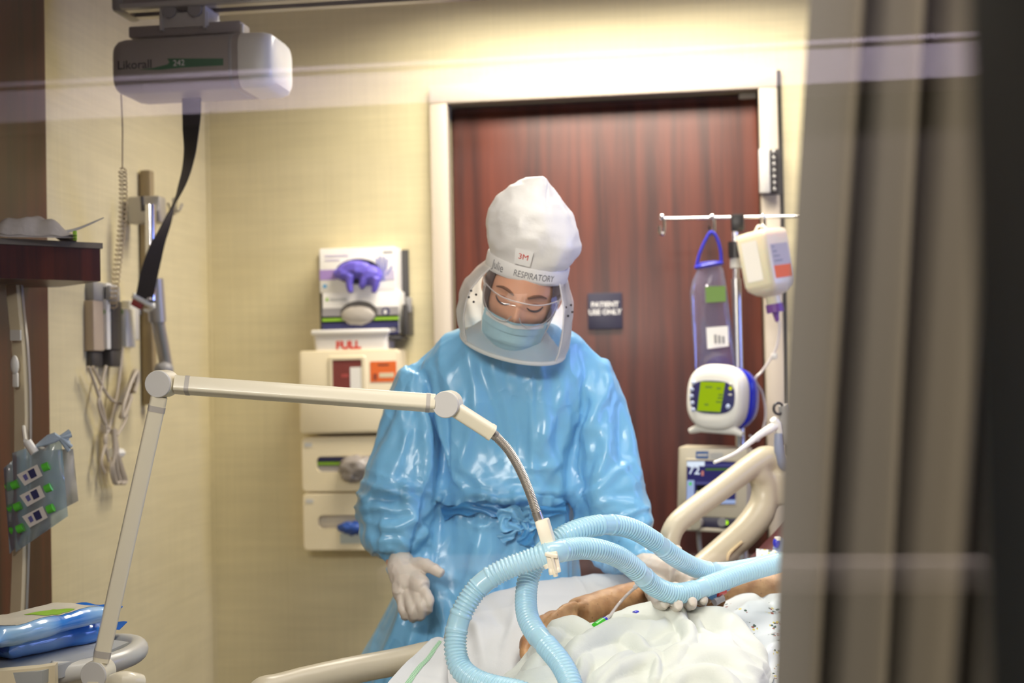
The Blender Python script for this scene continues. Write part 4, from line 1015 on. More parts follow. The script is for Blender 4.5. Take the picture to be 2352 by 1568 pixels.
folds = [([(1261, 1448), (1302, 1441), (1344, 1455), (1368, 1470)], 17, .016), ([(1300, 1520), (1340, 1490), (1391, 1463), (1440, 1455), (1484, 1456), (1535, 1441)], 20, .022),
         ([(1404, 1416), (1485, 1408), (1531, 1408), (1563, 1427), (1586, 1477), (1566, 1511), (1521, 1523)], 22, .022), ([(1430, 1464), (1458, 1478), (1485, 1505), (1522, 1530)], 16, .018),
         ([(1355, 1552), (1400, 1540), (1432, 1526), (1455, 1509)], 17, .018), ([(1382, 1560), (1440, 1540), (1485, 1527), (1506, 1532), (1502, 1565)], 15, .020),
         ([(1589, 1481), (1641, 1480), (1703, 1508), (1752, 1550)], 14, .014), ([(1606, 1403), (1682, 1434), (1733, 1476), (1768, 1525), (1775, 1570)], 22, .016),
         ([(1560, 1530), (1620, 1510), (1680, 1518), (1740, 1565)], 20, .016), ([(1205, 1550), (1255, 1497), (1280, 1465)], 20, .016), ([(1180, 1580), (1240, 1552), (1290, 1530)], 15, .012),
         ([(1300, 1580), (1330, 1548), (1350, 1520)], 18, .014), ([(1540, 1580), (1580, 1556), (1640, 1560), (1700, 1600)], 20, .014), ([(1600, 1420), (1615, 1450), (1650, 1468)], 12, .010)]
def roll(px, py, line, wid, h):
    """round-topped fold with steep flanks"""
    best = np.full(px.shape, 1e9); tt = np.zeros(px.shape); c_ = [tuple(p)[:2] for p in catmull([Vector((x_, y_, 0)) for x_, y_ in line], 6)]; L_ = len(c_) - 1
    for i in range(L_):
        a, c = np.array(c_[i]), np.array(c_[i + 1]); d_ = c - a; q = np.clip(((px - a[0]) * d_[0] + (py - a[1]) * d_[1]) / (d_ @ d_ + 1e-9), 0, 1)
        r = np.hypot(px - a[0] - q * d_[0], py - a[1] - q * d_[1]); k = r < best; best = np.where(k, r, best); tt = np.where(k, (i + q) / L_, tt)
    return h * np.maximum(0, 1 - (best / wid) ** 2) ** .8 * np.sin(np.pi * np.clip(tt * .9 + .05, 0, 1)) ** .5
pw = px + vnoise(A.reshape(-1, 3) * 14).reshape(px.shape) * 7; qw = py + vnoise(A.reshape(-1, 3) * 14 + 9).reshape(px.shape) * 7
rl = np.zeros_like(dsp)
for ln, w_, h_ in folds: rl = np.maximum(rl, roll(pw, qw, ln, w_, h_ * 1.15))
dsp = dsp * .55 + rl
t = thing('blanket', 'rumpled warm white blanket over the patient\'s lap, nearest the window', 'blanket', tuple(bed(.5, .6, .72)))
sheet('cloth', G, dsp, M_blanket, t, thick=.006)

# its far end lies over the legs
LG = [[bed(s_, t_, .655 + .115 * max(0, math.sin(math.pi * min(1, max(0, (t_ - .12) / .72)))) ** .6 * (1 - .25 * max(0, (.2 - s_) / .2)) + .006 * math.sin(s_ * 31 + t_ * 12)) for t_ in np.linspace(.10, .86, 40)] for s_ in np.linspace(.01, .42, 40)]
A, n_ = gnorm(LG); sheet('leg_drape', LG, noise_disp(A, [(9, .006, 'v', 1.0)]), M_blanket, t, thick=.006)
t = thing('mattress_sheet', 'white fitted sheet stretched over the flat foot half of the maroon mattress', 'sheet', tuple(bed(.35, .48, .62)))
obj('fitted_sheet', MB().loft([[bed(s_, .045, zM - .06), bed(s_, .055, zM + .004), bed(s_, .905, zM + .004), bed(s_, .915, zM - .06)] for s_ in (.05, .3, s0 - .02)], caps=False), M_sheet, t)
t = thing('head_pillow', 'white pillow under the patient\'s head, hidden mostly by the curtain', 'pillow', tuple(bed(1.34, .48, 1.0)))
pu_ = (BE * .857 + ZUP * .515); pf_ = (ZUP * .857 - BE * .515); R = []
for k in range(1, 16):
    a = math.pi * k / 16; w_ = math.sin(a) ** .35
    R.append([bed(1.33, .48, .62 + .6105 * (1.33 - s0)) + pf_ * (.04 + .045 * math.sin(c_) * abs(math.sin(a)) ** .6) + pu_ * (-.19 * math.cos(a)) + BN * (.27 * w_ * math.cos(c_)) for c_ in np.linspace(0, 2 * math.pi, 33)[:-1]])
obj('cushion', MB().loft(R), M_sheet, t, smooth=180)

# ------------------------------------------------------------------ patient
M_skin2 = mat('tan skin', srgb(186, 132, 82), .5, Subsurface_Weight=.15, Subsurface_Radius=(.01, .004, .002))
nt, L, bs = nodes(M_skin2); tc = N(M_skin2, 'ShaderNodeTexCoord')
n1 = N(M_skin2, 'ShaderNodeTexNoise', Scale=26.0, Detail=4.0); L.new(tc.outputs['Object'], n1.inputs['Vector'])
r_ = N(M_skin2, 'ShaderNodeValToRGB'); e = r_.color_ramp.elements; e[0].position = .3; e[0].color = srgb(164, 118, 80); e[1].position = .62; e[1].color = srgb(206, 162, 116)
L.new(n1.outputs[0], r_.inputs[0])
n2 = N(M_skin2, 'ShaderNodeTexVoronoi', Scale=75.0); L.new(tc.outputs['Object'], n2.inputs['Vector'])
r2 = N(M_skin2, 'ShaderNodeValToRGB'); r2.color_ramp.elements[0].position = .06; r2.color_ramp.elements[0].color = (.25, .2, .18, 1); r2.color_ramp.elements[1].position = .16
L.new(n2.outputs[0], r2.inputs[0])
mx = N(M_skin2, 'ShaderNodeMix', data_type='RGBA', blend_type='MULTIPLY'); mx.inputs[0].default_value = .5
L.new(r_.outputs[0], mx.inputs[6]); L.new(r2.outputs[0], mx.inputs[7]); L.new(mx.outputs[2], bs.inputs['Base Color'])
n3 = N(M_skin2, 'ShaderNodeTexNoise', Scale=140.0, Detail=3.0); L.new(tc.outputs['Object'], n3.inputs['Vector'])
bp = N(M_skin2, 'ShaderNodeBump', Strength=.35, Distance=.003); L.new(n3.outputs[0], bp.inputs['Height']); L.new(bp.outputs[0], bs.inputs['Normal'])
pat = thing('person', 'patient lying in the bed, tan bare arm resting on the white pillow', 'person', tuple(bed(.9, .45, .72)))
pat['label'] = 'patient lying in bed in a flecked white gown, one tan bare forearm on the pillow'
b = MB()
# visible arm: shoulder, elbow, forearm, wrist, hand
b.tube([W(1640, 1352, 2.80), W(1560, 1372, 2.76), W(1490, 1374, 2.71), W(1430, 1383, 2.66), (W(1375, 1396, 2.615)), W(1330, 1410, 2.575)], [.046, .042, .036, .034, .031, .028], 18, smooth=5)
b.ell(W(1332, 1392, 2.60), (CR * .026, CF * .02, CU * .018), 14, 10)
b.ell(W(1285, 1427, 2.53), ((W(1225, 1455, 2.48) - W(1340, 1405, 2.58)).normalized() * .058, CF * .022, (CU * .9 + CR * .35).normalized() * .037), 22, 14)
kn = [(1262, 1418, 2.54), (1240, 1430, 2.515), (1226, 1448, 2.49), (1222, 1466, 2.465)]
for k, (a_, c_, d_) in enumerate(kn):
    kx = W(a_, c_, d_); mid = W(a_ - 24 + k * 2, c_ + 30, d_ - .03); tip = W(a_ - 16 + k * 4, c_ + 68 - k * 4, d_ - .045); end = W(a_ + 12 + k * 3, c_ + 88 - k * 5, d_ - .035)
    b.tube([W(1300, 1420, 2.55).lerp(kx, .6), kx, mid, tip, end], [.016, .0125, .0105, .0095, .007], 12, smooth=5)
b.tube([W(1320, 1425, 2.55), W(1290, 1450, 2.50), W(1265, 1478, 2.46), W(1250, 1500, 2.44)], [.016, .014, .012, .008], 12, smooth=5)
# trunk, legs, far arm, neck and head lie under gown and blanket
def brg(s_, t_, z_, w_, h_): return [bed(s_, t_ + w_ * math.cos(k * math.pi / 12), z_ + h_ * math.sin(k * math.pi / 12)) for k in range(24)]
TB = [(.52, .46, .675, .17, .06), (.68, .46, .68, .19, .065), (.85, .46, .752, .18, .06), (1.0, .47, .825, .20, .055), (1.12, .47, .893, .175, .055), (1.16, .47, .92, .12, .045)]
b.loft([brg(*r) for r in TB])
b.tube([W(1640, 1352, 2.80), bed(1.1, .36, .88)], [.043, .05], 12); b.tube([bed(1.1, .6, .87), bed(1.02, .76, .80), bed(.85, .78, .73), bed(.66, .70, .71)], [.05, .042, .036, .03], 14, smooth=4)
for t_ in (.38, .55): b.tube([bed(.62, .46, .67), bed(.5, t_, .675), bed(.25, t_, .67), bed(.06, t_, .66), bed(.03, t_, .71)], [.07, .06, .05, .04, .03], 14, smooth=4)
hc = bed(1.285, .48, 1.10); hu = (BE * .857 + ZUP * .515).normalized(); hf = (ZUP * .857 - BE * .515).normalized()
b.tube([bed(1.12, .47, .90), bed(1.18, .475, .965), hc - hu * .06], [.07, .055, .05], 14)
b.ell(hc, (BN * .075, hf * .098, hu * .115), 24, 16); b.ell(hc + hf * .092 - hu * .01, (BN * .014, hf * .022, hu * .026), 12, 8); b.ell(hc + hf * .066 - hu * .078, (BN * .04, hf * .03, hu * .035), 12, 8)
for s_ in (-1, 1): b.ell(hc + BN * s_ * .077 - hu * .01, (BN * .01, hf * .018, hu * .03), 10, 8)
fb = fuse(b, .0055, 5, .5); v = np.array(fb.v); nn = normals(fb); fb.v = v + nn * (vnoise(v * 45) * .0012 + vnoise(v * 120) * .0005)[:, None]
obj('body', fb, M_skin2, pat, smooth=180)
b = MB().ell(hc - hf * .02 + hu * .02, (BN * .08, hf * .092, hu * .11), 24, 16); obj('hair', b, mat('grey hair', srgb(96, 90, 84), .8), pat, smooth=180)
for s_ in (-1, 1):
    c_ = hc + BN * s_ * .031 + hf * .094 + hu * .012
    obj('closed_eyelid', MB().tube([c_ - BN * .014, c_ - hu * .004 + hf * .002, c_ + BN * .014], .0016, 6, smooth=4), M_ink, pat)
# patterned gown
M_pg = mat('flecked patient gown', srgb(232, 238, 240), .75); nt, L, bs = nodes(M_pg); tc = N(M_pg, 'ShaderNodeTexCoord')
v1 = N(M_pg, 'ShaderNodeTexVoronoi', Scale=23.0, Randomness=.5); v2 = N(M_pg, 'ShaderNodeTexVoronoi', Scale=135.0, Randomness=1.0)
L.new(tc.outputs['Object'], v1.inputs['Vector']); L.new(tc.outputs['Object'], v2.inputs['Vector'])
m1 = N(M_pg, 'ShaderNodeMath', operation='LESS_THAN'); m1.inputs[1].default_value = .44; L.new(v1.outputs['Distance'], m1.inputs[0])
m2_ = N(M_pg, 'ShaderNodeMath', operation='LESS_THAN'); m2_.inputs[1].default_value = .42; L.new(v2.outputs['Distance'], m2_.inputs[0])
m3 = N(M_pg, 'ShaderNodeMath', operation='MULTIPLY'); L.new(m1.outputs[0], m3.inputs[0]); L.new(m2_.outputs[0], m3.inputs[1])
sp = N(M_pg, 'ShaderNodeSeparateColor'); L.new(v2.outputs['Color'], sp.inputs[0])
cr = N(M_pg, 'ShaderNodeValToRGB'); cr.color_ramp.interpolation = 'CONSTANT'; e = cr.color_ramp.elements
e[0].color = srgb(52, 80, 78); e[1].position = .35; e[1].color = srgb(150, 84, 70)
for p_, c_ in ((.6, srgb(214, 196, 92)), (.8, srgb(60, 84, 70))): x_ = e.new(p_); x_.color = c_
L.new(sp.outputs[0], cr.inputs[0])
mx = N(M_pg, 'ShaderNodeMix', data_type='RGBA'); mx.inputs[6].default_value = srgb(212, 218, 222); L.new(m3.outputs[0], mx.inputs[0]); L.new(cr.outputs[0], mx.inputs[7]); L.new(mx.outputs[2], bs.inputs['Base Color'])
obj('gown_body', MB().loft([brg(s_, t_, z_ - .004, w_ + .014, h_ + .006) for s_, t_, z_, w_, h_ in TB[1:]]), M_pg, pat, smooth=180)
rows = [[(1655, 1375, 2.80), (1700, 1352, 2.84), (1760, 1335, 2.88), (1850, 1305, 2.93), (1960, 1270, 3.0)],
        [(1668, 1385, 2.72), (1712, 1352, 2.76), (1768, 1330, 2.80), (1850, 1295, 2.85), (1960, 1255, 2.92)],
        [(1652, 1412, 2.64), (1715, 1402, 2.64), (1785, 1385, 2.67), (1860, 1360, 2.72), (1970, 1330, 2.78)],
        [(1655, 1450, 2.56), (1722, 1450, 2.55), (1795, 1440, 2.57), (1870, 1425, 2.6), (1980, 1400, 2.66)],
        [(1700, 1510, 2.44), (1755, 1510, 2.45), (1815, 1505, 2.46), (1885, 1495, 2.48), (1990, 1480, 2.54)],
        [(1745, 1580, 2.33), (1790, 1585, 2.33), (1840, 1585, 2.34), (1900, 1580, 2.36), (2000, 1570, 2.42)],
        [(1765, 1680, 2.24), (1800, 1690, 2.24), (1850, 1690, 2.25), (1910, 1690, 2.26), (2010, 1680, 2.3)]]
G = net(Wr(rows), 110, 120); A, n_ = gnorm(G); px, py = to_px(A)
dsp = noise_disp(A, [(8, .006, 'v', 3.0), (18, .004, 'r', 8.5)])
for ln, w_, h_ in [([(1660, 1430), (1720, 1395), (1790, 1390)], 10, .008), ([(1700, 1500), (1730, 1450), (1790, 1440)], 12, -.010), ([(1730, 1330), (1760, 1380), (1790, 1400)], 9, -.008), ([(1740, 1540), (1770, 1500), (1800, 1480)], 12, .010)]: dsp += crest(px, py, ln, w_, h_)
sheet('gown', G, dsp, M_pg, pat, thick=.005)
rows = [[(1737, 1259, 2.98), (1790, 1264, 2.97), (1850, 1262, 2.97), (1920, 1250, 2.98)], [(1738, 1285, 2.94), (1790, 1288, 2.93), (1850, 1282, 2.92), (1920, 1270, 2.93)], [(1742, 1318, 2.88), (1790, 1316, 2.88), (1850, 1305, 2.88), (1920, 1290, 2.9)]]
G = net(Wr(rows), 40, 30); A, n_ = gnorm(G)
sheet('gown_shoulder', G, noise_disp(A, [(14, .004, 'v', 1.0)]), M_pg, pat, thick=.004)
# ================================================================== jointed support arm with gooseneck
DA = 2.20
M_bandg = mat('grey sleeve band', srgb(186, 180, 172), .4)
M_discc = mat('joint cap', srgb(206, 204, 200), .45)
t = thing('support_arm', 'ivory jointed support arm with a steel gooseneck, clamped to the cart', 'support arm', tuple(W(225, 1545, DA)))
VF = -(CF * .97 + CR * .16).normalized()         # way the joint caps face
def bar(pts, w, d, m, name, rad=.006, par=t, twist=0.0):
    P_ = [Vector(p) for p in pts]; tn = (P_[-1] - P_[0]).normalized()
    a = VF.cross(tn).normalized(); c = tn.cross(a)
    a, c = a * math.cos(twist) + c * math.sin(twist), c * math.cos(twist) - a * math.sin(twist)
    return obj(name, MB().loft([[p + a * x_ + c * y_ for x_, y_ in rrect(w, d, rad)] for p in P_]), m, par)
q = pxm(DA)
a0, a1 = W(225, 1545, DA), W(372, 881, DA)
a2 = W(1028, 928, DA + .03)
u1 = (a1 - a0).normalized(); u2 = (a2 - a1).normalized()
bar([a0 + u1 * .02, a1 - u1 * .02], .0245, .03, M_ivory, 'lower_arm', .005, twist=.45)
bar([a1 + u2 * .02, a2 - u2 * .02], .0245, .03, M_ivory, 'upper_arm', .005, twist=-.35)
bar([a0 + u1 * .027, a0 + u1 * .0375], .0256, .031, M_bandg, 'band', .005, twist=.45); bar([a1 - u1 * .044, a1 - u1 * .035], .0256, .031, M_bandg, 'band', .005, twist=.45)
bar([a1 + u2 * .036, a1 + u2 * .043], .0256, .031, M_bandg, 'band', .005, twist=-.35); bar([a2 - u2 * .034, a2 - u2 * .0275], .0256, .031, M_bandg, 'band', .005, twist=-.35)
for c_ in (a0, a1, a2):
    jr = .0213
    j = obj('joint', MB().tube([c_ - VF * .02, c_ - VF * .019, c_ + VF * .013, c_ + VF * .014], [jr * .94, jr, jr, jr * .95], 40), M_ivory, t, smooth=25)
    obj('joint_cap', MB().tube([c_ + VF * .013, c_ + VF * .0172, c_ + VF * .018], [jr * .97, jr * .97, jr * .93], 40), M_discc, j, smooth=25)
s1 = W(1128, 992, DA + .04); u3 = (s1 - a2).normalized()
bar([a2 + u3 * .012, s1], .0225, .027, M_ivory, 'stub_arm', .006, twist=.1)
bar([s1 - u3 * .003, s1 + u3 * .003], .0235, .028, M_ivory, 'stub_collar', .006, twist=.1)
gp = [W(1124, 990, DA + .04), W(1140, 1003, DA + .042), W(1168, 1034, DA + .045), W(1195, 1080, DA + .05), W(1216, 1130, DA + .055), W(1228, 1165, DA + .055), W(1240, 1198, DA + .055)]
C_ = catmull(gp, 40); L_ = [0]
for i in range(1, len(C_)): L_.append(L_[-1] + (C_[i] - C_[i - 1]).length)
tot = L_[-1]; n_ = 420
P_ = [Vector([np.interp(tot * i / n_, L_, [p[k] for p in C_]) for k in range(3)]) for i in range(n_ + 1)]
R_ = [.0078 if (i < 34 or i > n_ - 40) else .0071 + .0006 * math.cos(i * 2 * math.pi / 6) for i in range(n_ + 1)]
obj('gooseneck', MB().tube(P_, R_, 18), mat('gooseneck steel', srgb(196, 190, 182), .38, .85), t, smooth=60)
k0, k1 = W(1240, 1193, DA + .055), W(1262, 1268, DA + .05); uk = (k1 - k0).normalized(); rk = VF.cross(uk).normalized(); 
if rk.dot(CR) < 0: rk = -rk
kl = (k1 - k0).length
cl = obj('clamp_block', slab((k0 + k1) / 2 + VF * .012 + rk * .003, rk, -uk, .0205, kl, .024, .003, edge=.0012), mat('cream clamp', srgb(240, 230, 208), .4), t)
k2 = W(1268, 1288, DA + .02); k3 = W(1274, 1318, DA + .02); uk2 = (k3 - k2).normalized(); rk2 = VF.cross(uk2).normalized()
if rk2.dot(CR) < 0: rk2 = -rk2
M_cc = mat('cream clip', srgb(240, 230, 208), .42)
b = slab(W(1270, 1290, DA - .008), rk2, -uk2, .018, .030, .006, .002, edge=.001)
b.box(W(1266, 1275, DA - .012), (.02, .006, .006), Matrix.Rotation(.2, 3, 'Y'), bevel=.0015)
obj('clip_lever', b, M_cc, cl)
b = MB()
for s_, l_ in ((-.0058, .012), (.0058, .010), (0, .016)):
    c0 = W(1272, 1300, DA - .006) + rk2 * s_; b.tube([c0 - VF * .003, c0 + uk2 * l_ * .6, c0 + uk2 * l_], [.003, .0042, .0038], 10, smooth=3)
b.tube([W(1268, 1280, DA - .014), W(1278, 1316, DA - .01)], .0022, 8)
b.tube([W(1254, 1296, DA + .01), W(1258, 1304, DA + .01)], .005, 10)
obj('clip_ears', b, M_cc, cl)
obj('mount_post', MB().tube([a0 - ZUP * .01, a0 - ZUP * .07], .02, 20), M_ivory, t)
obj('mount_clamp', MB().box(a0 - ZUP * .07 + CR * .02, (.09, .05, .04), bevel=.008), M_ivory, t)
b = MB().tube([W(262, 1568, DA - .03), W(285, 1562, DA - .05), W(320, 1568, DA - .03)], .014, 12, smooth=4); obj('mount_lever', b, M_ivory, t)

# ================================================================== corrugated breathing hoses
M_hose = mat('pale blue corrugated plastic', srgb(184, 226, 244), .2, Alpha=.84, Subsurface_Weight=.25, Subsurface_Radius=(.004, .006, .01), Coat_Weight=.3)
def hose(path, r, cuffs, m, name, par):
    C_ = catmull([W(*p) for p in path], 30); L_ = [0]
    for i in range(1, len(C_)): L_.append(L_[-1] + (C_[i] - C_[i - 1]).length)
    tot = L_[-1]; st_ = .0062 / 5; n_ = int(tot / st_)
    X = np.array([tuple(p) for p in C_]); s_ = np.linspace(0, tot, n_ + 1)
    P_ = np.stack([np.interp(s_, L_, X[:, k]) for k in range(3)], 1)
    R_ = []
    for i, s0 in enumerate(s_):
        f_ = s0 / tot; cf = min([abs(f_ - c) for c in cuffs] + [9]) * tot
        if cf < .011: R_.append(r * 1.0)
        elif cf < .014: R_.append(r * 1.075)
        else: R_.append(r * (1.0 + 0.07 * math.sin(s0 / .0062 * 2 * math.pi)))
    return obj(name, MB().tube([Vector(p) for p in P_], R_, 22), m, par, smooth=70)
t = thing('breathing_circuit', 'pair of pale blue corrugated breathing hoses looping from the clamp to the patient', 'breathing hose', tuple(W(1270, 1290, 2.25)))
pa = [(1800, 1290, 2.64), (1750, 1303, 2.60), (1700, 1318, 2.57), (1640, 1340, 2.53), (1590, 1357, 2.50), (1545, 1362, 2.47), (1502, 1345, 2.44), (1465, 1312, 2.40), (1425, 1281, 2.36), (1375, 1263, 2.31), (1325, 1259, 2.275), (1270, 1269, 2.235), (1210, 1288, 2.235), (1150, 1312, 2.235), (1102, 1345, 2.235), (1068, 1392, 2.23), (1050, 1440, 2.225), (1046, 1490, 2.215), (1057, 1532, 2.20), (1088, 1560, 2.18), (1135, 1577, 2.16), (1200, 1592, 2.13), (1260, 1625, 2.1)]
pb = [(1796, 1287, 2.69), (1730, 1302, 2.66), (1660, 1313, 2.62), (1605, 1306, 2.57), (1553, 1280, 2.51), (1503, 1243, 2.46), (1456, 1216, 2.42), (1410, 1205, 2.39), (1360, 1208, 2.36), (1310, 1223, 2.335), (1266, 1250, 2.32), (1234, 1285, 2.31), (1215, 1325, 2.30), (1208, 1370, 2.28), (1212, 1415, 2.25), (1232, 1455, 2.215), (1262, 1490, 2.18), (1291, 1527, 2.15), (1312, 1572, 2.12), (1325, 1630, 2.09)]
hose(pa, .0172, [.004, .205, .36, .585, .70, .77, .99], M_hose, 'hose', t)
hose(pb, .0168, [.004, .18, .37, .52, .66, .85, .99], M_hose, 'hose', t)
obj('wye_connector', MB().tube([W(1788, 1292, 2.65), W(1830, 1284, 2.68), W(1870, 1270, 2.74), bed(1.12, .44, 1.08), hc + hf * .10 - hu * .055], [.0185, .019, .012, .009, .007], 20, smooth=4), mat('clear blue connector', srgb(190, 214, 226), .15, Alpha=.7), t)

# ================================================================== lines and caps on the patient
M_line = mat('clear tubing', srgb(214, 206, 204), .15, Alpha=.75)
t = thing('iv_line', 'thin clear drip line with a bright green cap lying over the tan forearm', 'IV line', tuple(W(1375, 1435, 2.5)))
obj('line', MB().tube([W(1476, 1332, 2.60), W(1460, 1348, 2.60), W(1440, 1366, 2.59), (W(1420, 1388, 2.57)), W(1402, 1412, 2.50), W(1388, 1427, 2.45)], .0028, 10, smooth=6), M_line, t)
obj('connector', MB().tube([W(1478, 1330, 2.60), W(1457, 1350, 2.60)], [.0052, .0042], 12), mat('milky connector', srgb(226, 226, 226), .25, Alpha=.85), t)
obj('blue_ring', MB().tube([W(1391, 1423, 2.45), W(1386, 1427, 2.445)], .0062, 14), M_blue, t)
obj('cap', MB().tube([W(1385, 1428, 2.44), W(1368, 1440, 2.42)], [.0078, .0082], 18), mat('green cap', srgb(64, 186, 42), .3), t)
obj('lower_line', MB().tube([W(1372, 1442, 2.485), W(1350, 1456, 2.47), W(1335, 1470, 2.47)], .0026, 8, smooth=4), M_line, t)
t = thing('iv_line', 'clear branching line with a small blue collar, on the sheet below the gloved hand', 'IV line', tuple(W(1470, 1420, 2.52)))
for q_ in ([(1518, 1392, 2.54), (1490, 1402, 2.53), (1462, 1413, 2.52)], [(1530, 1396, 2.53), (1500, 1408, 2.52), (1470, 1414, 2.52)]):
    obj('line', MB().tube([W(*p) for p in q_], .0022, 8, smooth=5), M_line, t)
obj('collar', MB().tube([W(1464, 1408, 2.515), W(1457, 1411, 2.51)], .0062, 12), M_blue, t)
obj('hub', MB().tube([W(1457, 1411, 2.515), W(1442, 1414, 2.51)], [.005, .003], 10), M_white, t)
t = thing('line_connectors', 'cluster of blue and red line connectors by the gown\'s edge under the hoses', 'line connectors', tuple(W(1650, 1365, 2.62)))
for nm, p0, p1, r_, m in (('blue_hub', (1634, 1366, 2.60), (1648, 1360, 2.62), .009, mat('sky hub', srgb(100, 150, 204), .3)), ('red_hub', (1646, 1362, 2.60), (1664, 1358, 2.62), .0062, mat('red hub', srgb(214, 40, 36), .35)), ('blue_hub', (1654, 1352, 2.63), (1672, 1346, 2.64), .009, mat('sky hub 2', srgb(90, 140, 196), .3)), ('clear_hub', (1640, 1382, 2.6), (1660, 1372, 2.61), .008, M_line), ('tape', (1622, 1372, 2.62), (1640, 1366, 2.63), .012, mat('brown tape', srgb(190, 158, 130), .6))):
    obj(nm, MB().tube([W(*p0), W(*p1)], [r_, r_ * .9], 14), m, t)
obj('loop', MB().tube([W(1622, 1385, 2.6), W(1612, 1402, 2.58), W(1592, 1398, 2.58), W(1585, 1386, 2.6)], .002, 8, smooth=5), M_line, t)
t = thing('valve_cap', 'small blue and clear valve with a white cap on the gown by the curtain', 'valve', tuple(W(1788, 1260, 2.9)))
obj('body', MB().tube([W(1790, 1268, 2.92), W(1806, 1240, 2.92)], [.016, .018], 16), mat('pale blue valve', srgb(150, 176, 214), .2, Alpha=.7), t)
obj('blue_knob', MB().ell(W(1784, 1246, 2.9), (CR * .008, CF * .008, CU * .011)), M_blue, t); obj('cap', MB().tube([W(1787, 1240, 2.9), W(1787, 1233, 2.9)], .0075, 12), M_white, t)
# white lead and grey clip over the bed rail
t = thing('probe_lead', 'white tapering lead with a grey clip hooked over the top of the bed rail', 'lead', tuple(onFar(1780, 1050)))
q_ = lambda px, py, t_=.03: onFar(px, py, t_)
obj('lead', MB().tube([q_(1640, 1062, .035), q_(1690, 1040, .04), q_(1740, 1002), q_(1768, 985), q_(1784, 976)], [.0035, .004, .0075, .010, .009], 10, smooth=5), M_white, t)
obj('grip', MB().tube([q_(1776, 962), q_(1784, 975), q_(1792, 998)], [.008, .011, .007], 10, smooth=3), M_white, t)
obj('grey_body', MB().tube([q_(1800, 930), q_(1806, 960), q_(1808, 1000), q_(1806, 1020)], [.012, .017, .018, .012], 12, smooth=4), M_grey, t)
obj('ring', MB().tube([q_(1788 + 11 * math.cos(k * math.pi / 8), 938 + 13 * math.sin(k * math.pi / 8)) for k in range(17)], .0032, 8), M_dgrey, t)
obj('grey_tail', MB().tube([q_(1788, 995), q_(1790, 1030), q_(1797, 1062), q_(1806, 1075)], [.009, .012, .013, .009], 12, smooth=4), mat('blue grey rubber', srgb(136, 144, 168), .4), t)

# ================================================================== ventilator cart, wipes
ZT = .885
t = thing('equipment_cart', 'grey topped equipment cart with a rounded grab handle, at the bottom left', 'cart', tuple(onZ(120, 1530, ZT) - ZUP * ZT))
M_top = mottle(mat('grey cart top', srgb(176, 178, 176), .4), .02, 6)
cart = [onZ(-190, 1556, ZT), onZ(96, 1541, ZT), onZ(128, 1530, ZT), onZ(236, 1500, ZT), onZ(296, 1474, ZT), onZ(255, 1468, ZT), onZ(100, 1466, ZT), onZ(-120, 1470, ZT)]
obj('top', MB().prism([p - ZUP * .02 for p in cart], (0, 0, 0), (0, 0, .02)), M_top, t)
lip = [onZ(-190, 1558, ZT), onZ(0, 1546, ZT), onZ(90, 1538, ZT), onZ(128, 1532, ZT)]
b = MB(); b.loft([[p - CF * .004 + ZUP * .004, p + CF * .01 + ZUP * .006, p + CF * .012 - ZUP * .07, p - CF * .008 - ZUP * .07] for p in lip])
obj('front_panel', b, M_cream, t)
b = MB(); pth = [onZ(120, 1546, ZT - .016), onZ(170, 1540, ZT - .016), onZ(235, 1528, ZT - .016), onZ(285, 1512, ZT - .014), onZ(312, 1497, ZT - .012), onZ(316, 1485, ZT - .01), onZ(298, 1477, ZT - .01), onZ(262, 1472, ZT - .012)]
b.tube(pth, [.02, .0155, .0165, .017, .0175, .017, .016, .013], 18, smooth=6)
obj('grab_handle', b, mat('pale grey handle', srgb(206, 204, 194), .28), t, smooth=180)
obj('body', MB().prism([p + (onZ(50, 1500, ZT) - p) * .12 - ZUP * (ZT - .14) for p in cart], (0, 0, 0), (0, 0, ZT - .16)), M_cream, t)
cc_ = sum(cart, Vector()) / len(cart)
for k, p in enumerate((cart[0], cart[1], cart[4], cart[7])):
    e_ = p + (cc_ - p) * .25; obj('castor', MB().tube([Vector((e_.x - .015, e_.y, .06)), Vector((e_.x + .015, e_.y, .06))], .058, 16), M_black, t)
M_wipe = mat('glossy blue film', srgb(92, 160, 226), .18, Coat_Weight=.4)
nt, L, bs = nodes(M_wipe); tc = N(M_wipe, 'ShaderNodeTexCoord'); gr = N(M_wipe, 'ShaderNodeTexNoise', Scale=9.0, Detail=1.0); L.new(tc.outputs['Object'], gr.inputs['Vector'])
r_ = N(M_wipe, 'ShaderNodeValToRGB'); r_.color_ramp.elements[0].position = .42; r_.color_ramp.elements[0].color = srgb(56, 130, 216); r_.color_ramp.elements[1].position = .6; r_.color_ramp.elements[1].color = srgb(150, 194, 234)
L.new(gr.outputs[0], r_.inputs[0]); L.new(r_.outputs[0], bs.inputs['Base Color'])
def dense(P_, k=9):
    """split the long flat sides of an outline"""
    out = []
    for i, p in enumerate(P_):
        r = P_[(i + 1) % len(P_)]; out.append(p)
        if math.hypot(r[0] - p[0], r[1] - p[1]) > .03: out += [(p[0] + (r[0] - p[0]) * j / k, p[1] + (r[1] - p[1]) * j / k) for j in range(1, k)]
    return out
